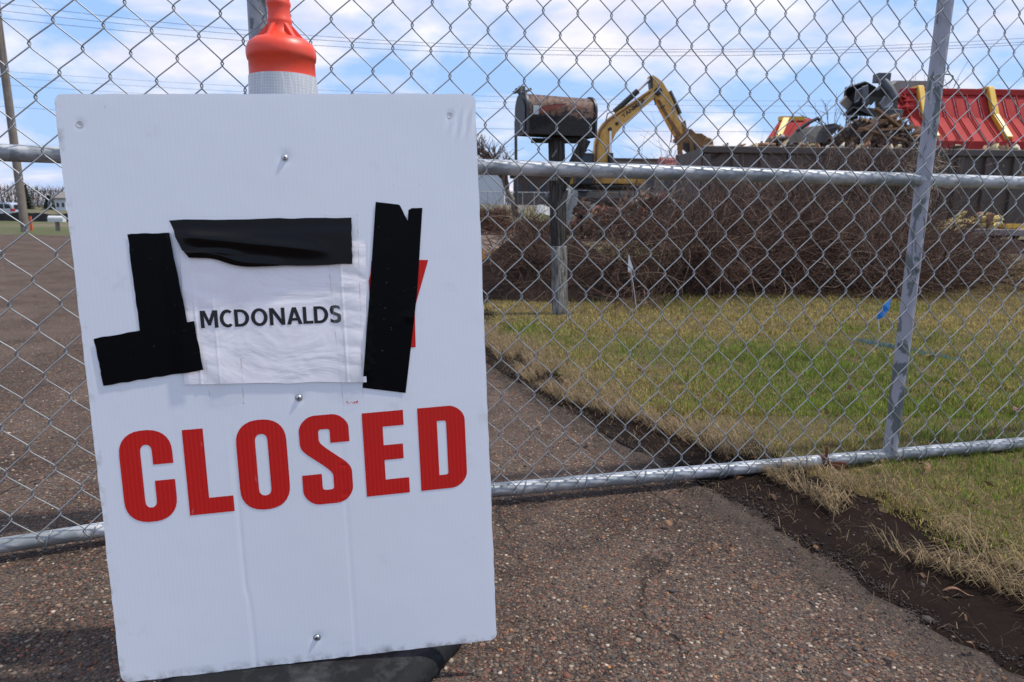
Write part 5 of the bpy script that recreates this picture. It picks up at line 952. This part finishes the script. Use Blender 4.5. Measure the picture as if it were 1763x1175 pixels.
    GL = {'M': (90, [[(0, 0), (0, 100), (24, 100), (45, 42), (66, 100), (90, 100), (90, 0), (73, 0), (73, 74), (51, 14), (39, 14), (17, 74), (17, 0)]]),
          'C': (64, [arc(38, 50, 38, 52, PI * .28, PI * 1.72, 24) + arc(40, 50, 23, 36, PI * 1.68, PI * .32, 20)]),
          'D': (76, [[(0, 0), (0, 100)] + arc(30, 50, 46, 50, PI / 2, -PI / 2, 20), [(17, 14), (17, 86)] + arc(29, 50, 29, 36, PI / 2, -PI / 2, 18)]),
          'O': (86, [arc(43, 50, 43, 52, 0, 2 * PI * .97, 30), arc(43, 50, 25, 37, 0, 2 * PI * .97, 26)]),
          'N': (80, [[(0, 0), (0, 100), (21, 100), (63, 30), (63, 100), (80, 100), (80, 0), (61, 0), (17, 73), (17, 0)]]),
          'A': (80, [[(0, 0), (30, 100), (50, 100), (80, 0), (61, 0), (55, 22), (25, 22), (19, 0)], [(29, 36), (51, 36), (40, 76)]]),
          'L': (52, [[(0, 0), (0, 100), (17, 100), (17, 15), (52, 15), (52, 0)]]),
          'S': (58, [chaikin([(54, 76, 1), (52, 94, 1), (40, 102, 0), (18, 103, 0), (2, 94, 0), (0, 72, 0), (4, 54, 0), (22, 46, 0), (38, 38, 0), (40, 28, 0), (38, 16, 0), (22, 13, 0), (10, 17, 0), (1, 24, 1), (0, 6, 1), (12, -2, 0), (38, -3, 0), (56, 6, 0), (58, 30, 0), (56, 48, 0), (36, 57, 0), (20, 65, 0), (18, 74, 0), (20, 86, 0), (36, 88, 0), (46, 83, 0)], 2)])}
    gx = 0; word = []; BOLD = .00035
    for ch in 'MCDONALDS':
        w_, lp = GL[ch]; word += [[(p[0] + gx, p[1]) for p in L] for L in lp]; gx += w_ + (12 if ch not in 'LA' else 7)
    kx = .2105 / (gx - 12)
    fill('printed_word', [[(-.1325 + p[0] * kx, .1095 + p[1] * .000262 - .001 * p[0] / gx) for p in L] for L in word], M['ink'], .0004, par=pp, bold=BOLD, zf=lambda x, y: float(sag(x, y)) + ph(x, y))
    # black tape strips
    def tape(c4, z0, label, wr, seed, extra=None, nu=60, nv=30):
        c4 = [np.array(c) / 1000. for c in c4]; mb = MB()
        def tf(u, v):
            q = (c4[3] * (1 - u) + c4[2] * u) * (1 - v) + (c4[0] * (1 - u) + c4[1] * u) * v; e = .0012 * (float(vnoise(u * 12, v * 12, seed)) - .5); q = q + np.array([e, e * (.3 + (v in (0, 1)))])
            over = sstep(-.178, -.158, q[0]) * sstep(.01, .022, q[1]) * (1 - sstep(.246, .262, q[1]))
            z = float(sag(q[0], q[1])) + z0 + .0044 * float(over) + .0004 * float(fbm(q[0] * 30, q[1] * 30, seed)); 
            if wr: z += wr(u, v)
            q3 = (q[0], q[1] + (extra(u, v) if extra else 0), z); return q3
        mb.grid(tf, nu, nv); t_ = obj('black_tape', mb, M['glossy_tape' if wr else 'black_tape'], th, smooth=True, fix=False); t_['label'] = label; return t_
    tape([(-225, 255), (-165, 256), (-149, 100), (-222, 100)], .0007, 'upright strip of black tape left of the paper', None, 1)
    tape([(-288, 101), (-141, 121), (-134, 45), (-282, 28)], .0013, 'slanting strip of black tape at the lower left of the paper', None, 2)
    tape([(-164, 274), (104, 271), (101, 197), (-140, 199)], .0019, 'loose wrinkled strip of black tape across the top of the paper', lambda u, v: .006 * math.exp(-((v - .62 + .45 * (u - .15)) / .13) ** 2) * sstep(.02, .15, u) * (1 - sstep(.62, .9, u)) + .004 * math.exp(-((v - .28) / .12) ** 2) * math.exp(-((u - .22) / .12) ** 2) + .003 * math.exp(-((v - .12 + .2 * (u - .2)) / .09) ** 2) * (1 - sstep(.4, .6, u)), 3, lambda u, v: (.016 * (1 - sstep(.08, .36, u)) + .002) * (1 - sstep(0, .5, v)), 90, 44)
    # right strip with a notch torn in its upper end
    nb = [(142, 294), (178, 289), (180, 286), (186, 272), (190, 264), (192, 280), (197, 283), (214, 283), (199, 150), (172, -12), (104, 1), (124, 150)]
    fill('black_tape', [[(x / 1000, y / 1000) for x, y in nb]], M['black_tape'], .0010, zf=lambda x, y: float(sag(x, y)) + .0036 * float((1 - sstep(.112, .126, x)) * sstep(.01, .03, y) * (1 - sstep(.2, .23, y))) + .0016 * math.exp(-((y - .11 - .25 * (x - .18)) / .006) ** 2) * float(sstep(.15, .19, x)))['label'] = 'broad upright strip of black tape right of the paper, torn at the top'
    # clear tape
    for c4, z0 in (([(-130, 60), (-77, 60), (-80, -14), (-131, -14)], .0036), ([(62, 276), (113, 277), (106, 5), (70, 5)], .0034), ([(70, 60), (106, 60), (104, -26), (72, -26)], .0040)):
        c4 = [np.array(c) / 1000. for c in c4]; mb = MB()
        def cf(u, v): q = (c4[3] * (1 - u) + c4[2] * u) * (1 - v) + (c4[0] * (1 - u) + c4[1] * u) * v; on = float(sstep(.004, .02, q[1]) * (1 - sstep(.222, .24, q[1]))); return (q[0], q[1], float(sag(q[0], q[1])) + .0007 + z0 * on)
        mb.grid(lambda u, v: cf((0, .012, .03, .3, .5, .7, .97, .988, 1)[round(u * 8)], v), 8, 60); ec = np.zeros((len(mb.v), 3)); ii = np.arange(len(mb.v)) % 9; ec[(ii == 0) | (ii == 1) | (ii == 7) | (ii == 8)] = 1; obj('clear_tape', mb, M['clear_tape'], th, smooth=True, fix=False, cols=ec)
    mb = MB()
    for k in range(7):
        x = .078 + .0028 * k + random.uniform(-.001, .001); y = -.0225 + random.uniform(-.002, .002); s = random.uniform(.0008, .0022); mb.add([(x, y, .0016 + float(sag(x, y))), (x + s, y + .0005, .0016 + float(sag(x, y))), (x + s * .8, y + s * 2.2, .0016 + float(sag(x, y))), (x - .0003, y + s * 1.7, .0016 + float(sag(x, y)))], [(0, 1, 2, 3)])
    obj('red_print_residue', mb, M['sign_red'], th, fix=False)
    for x, y in SCREW:
        z = float(sag(x, y)) + .0006; mb = MB(); mb.lathe([(.0062, z - .0004), (.0062, z + .0002), (.0048, z + .0003)], (x, y, 0), 20); mb.lathe([(.0048, z), (.0046, z + .0012), (.0036, z + .0024), (.0018, z + .0029)], (x, y, 0), 20); sc_ = obj('screw', mb, M['zinc'], th, smooth=40)
        mb = MB(); mb.box((x, y, z + .0030), (.0044, .0009, .0006)); mb.box((x, y, z + .0032), (.0009, .0044, .0006)); obj('cross_slot', mb, M['ink'], sc_)
    for x, y in HOLE:
        z = float(sag(x, y)); mb = MB(); mb.lathe([(.0046, z + .0003), (.0056, z + .0011), (.0040, z + .0012), (.0034, z + .0004)], (x, y, 0), 14); obj('old_screw_hole', mb, M['white_vinyl'], th, smooth=40)
sign()
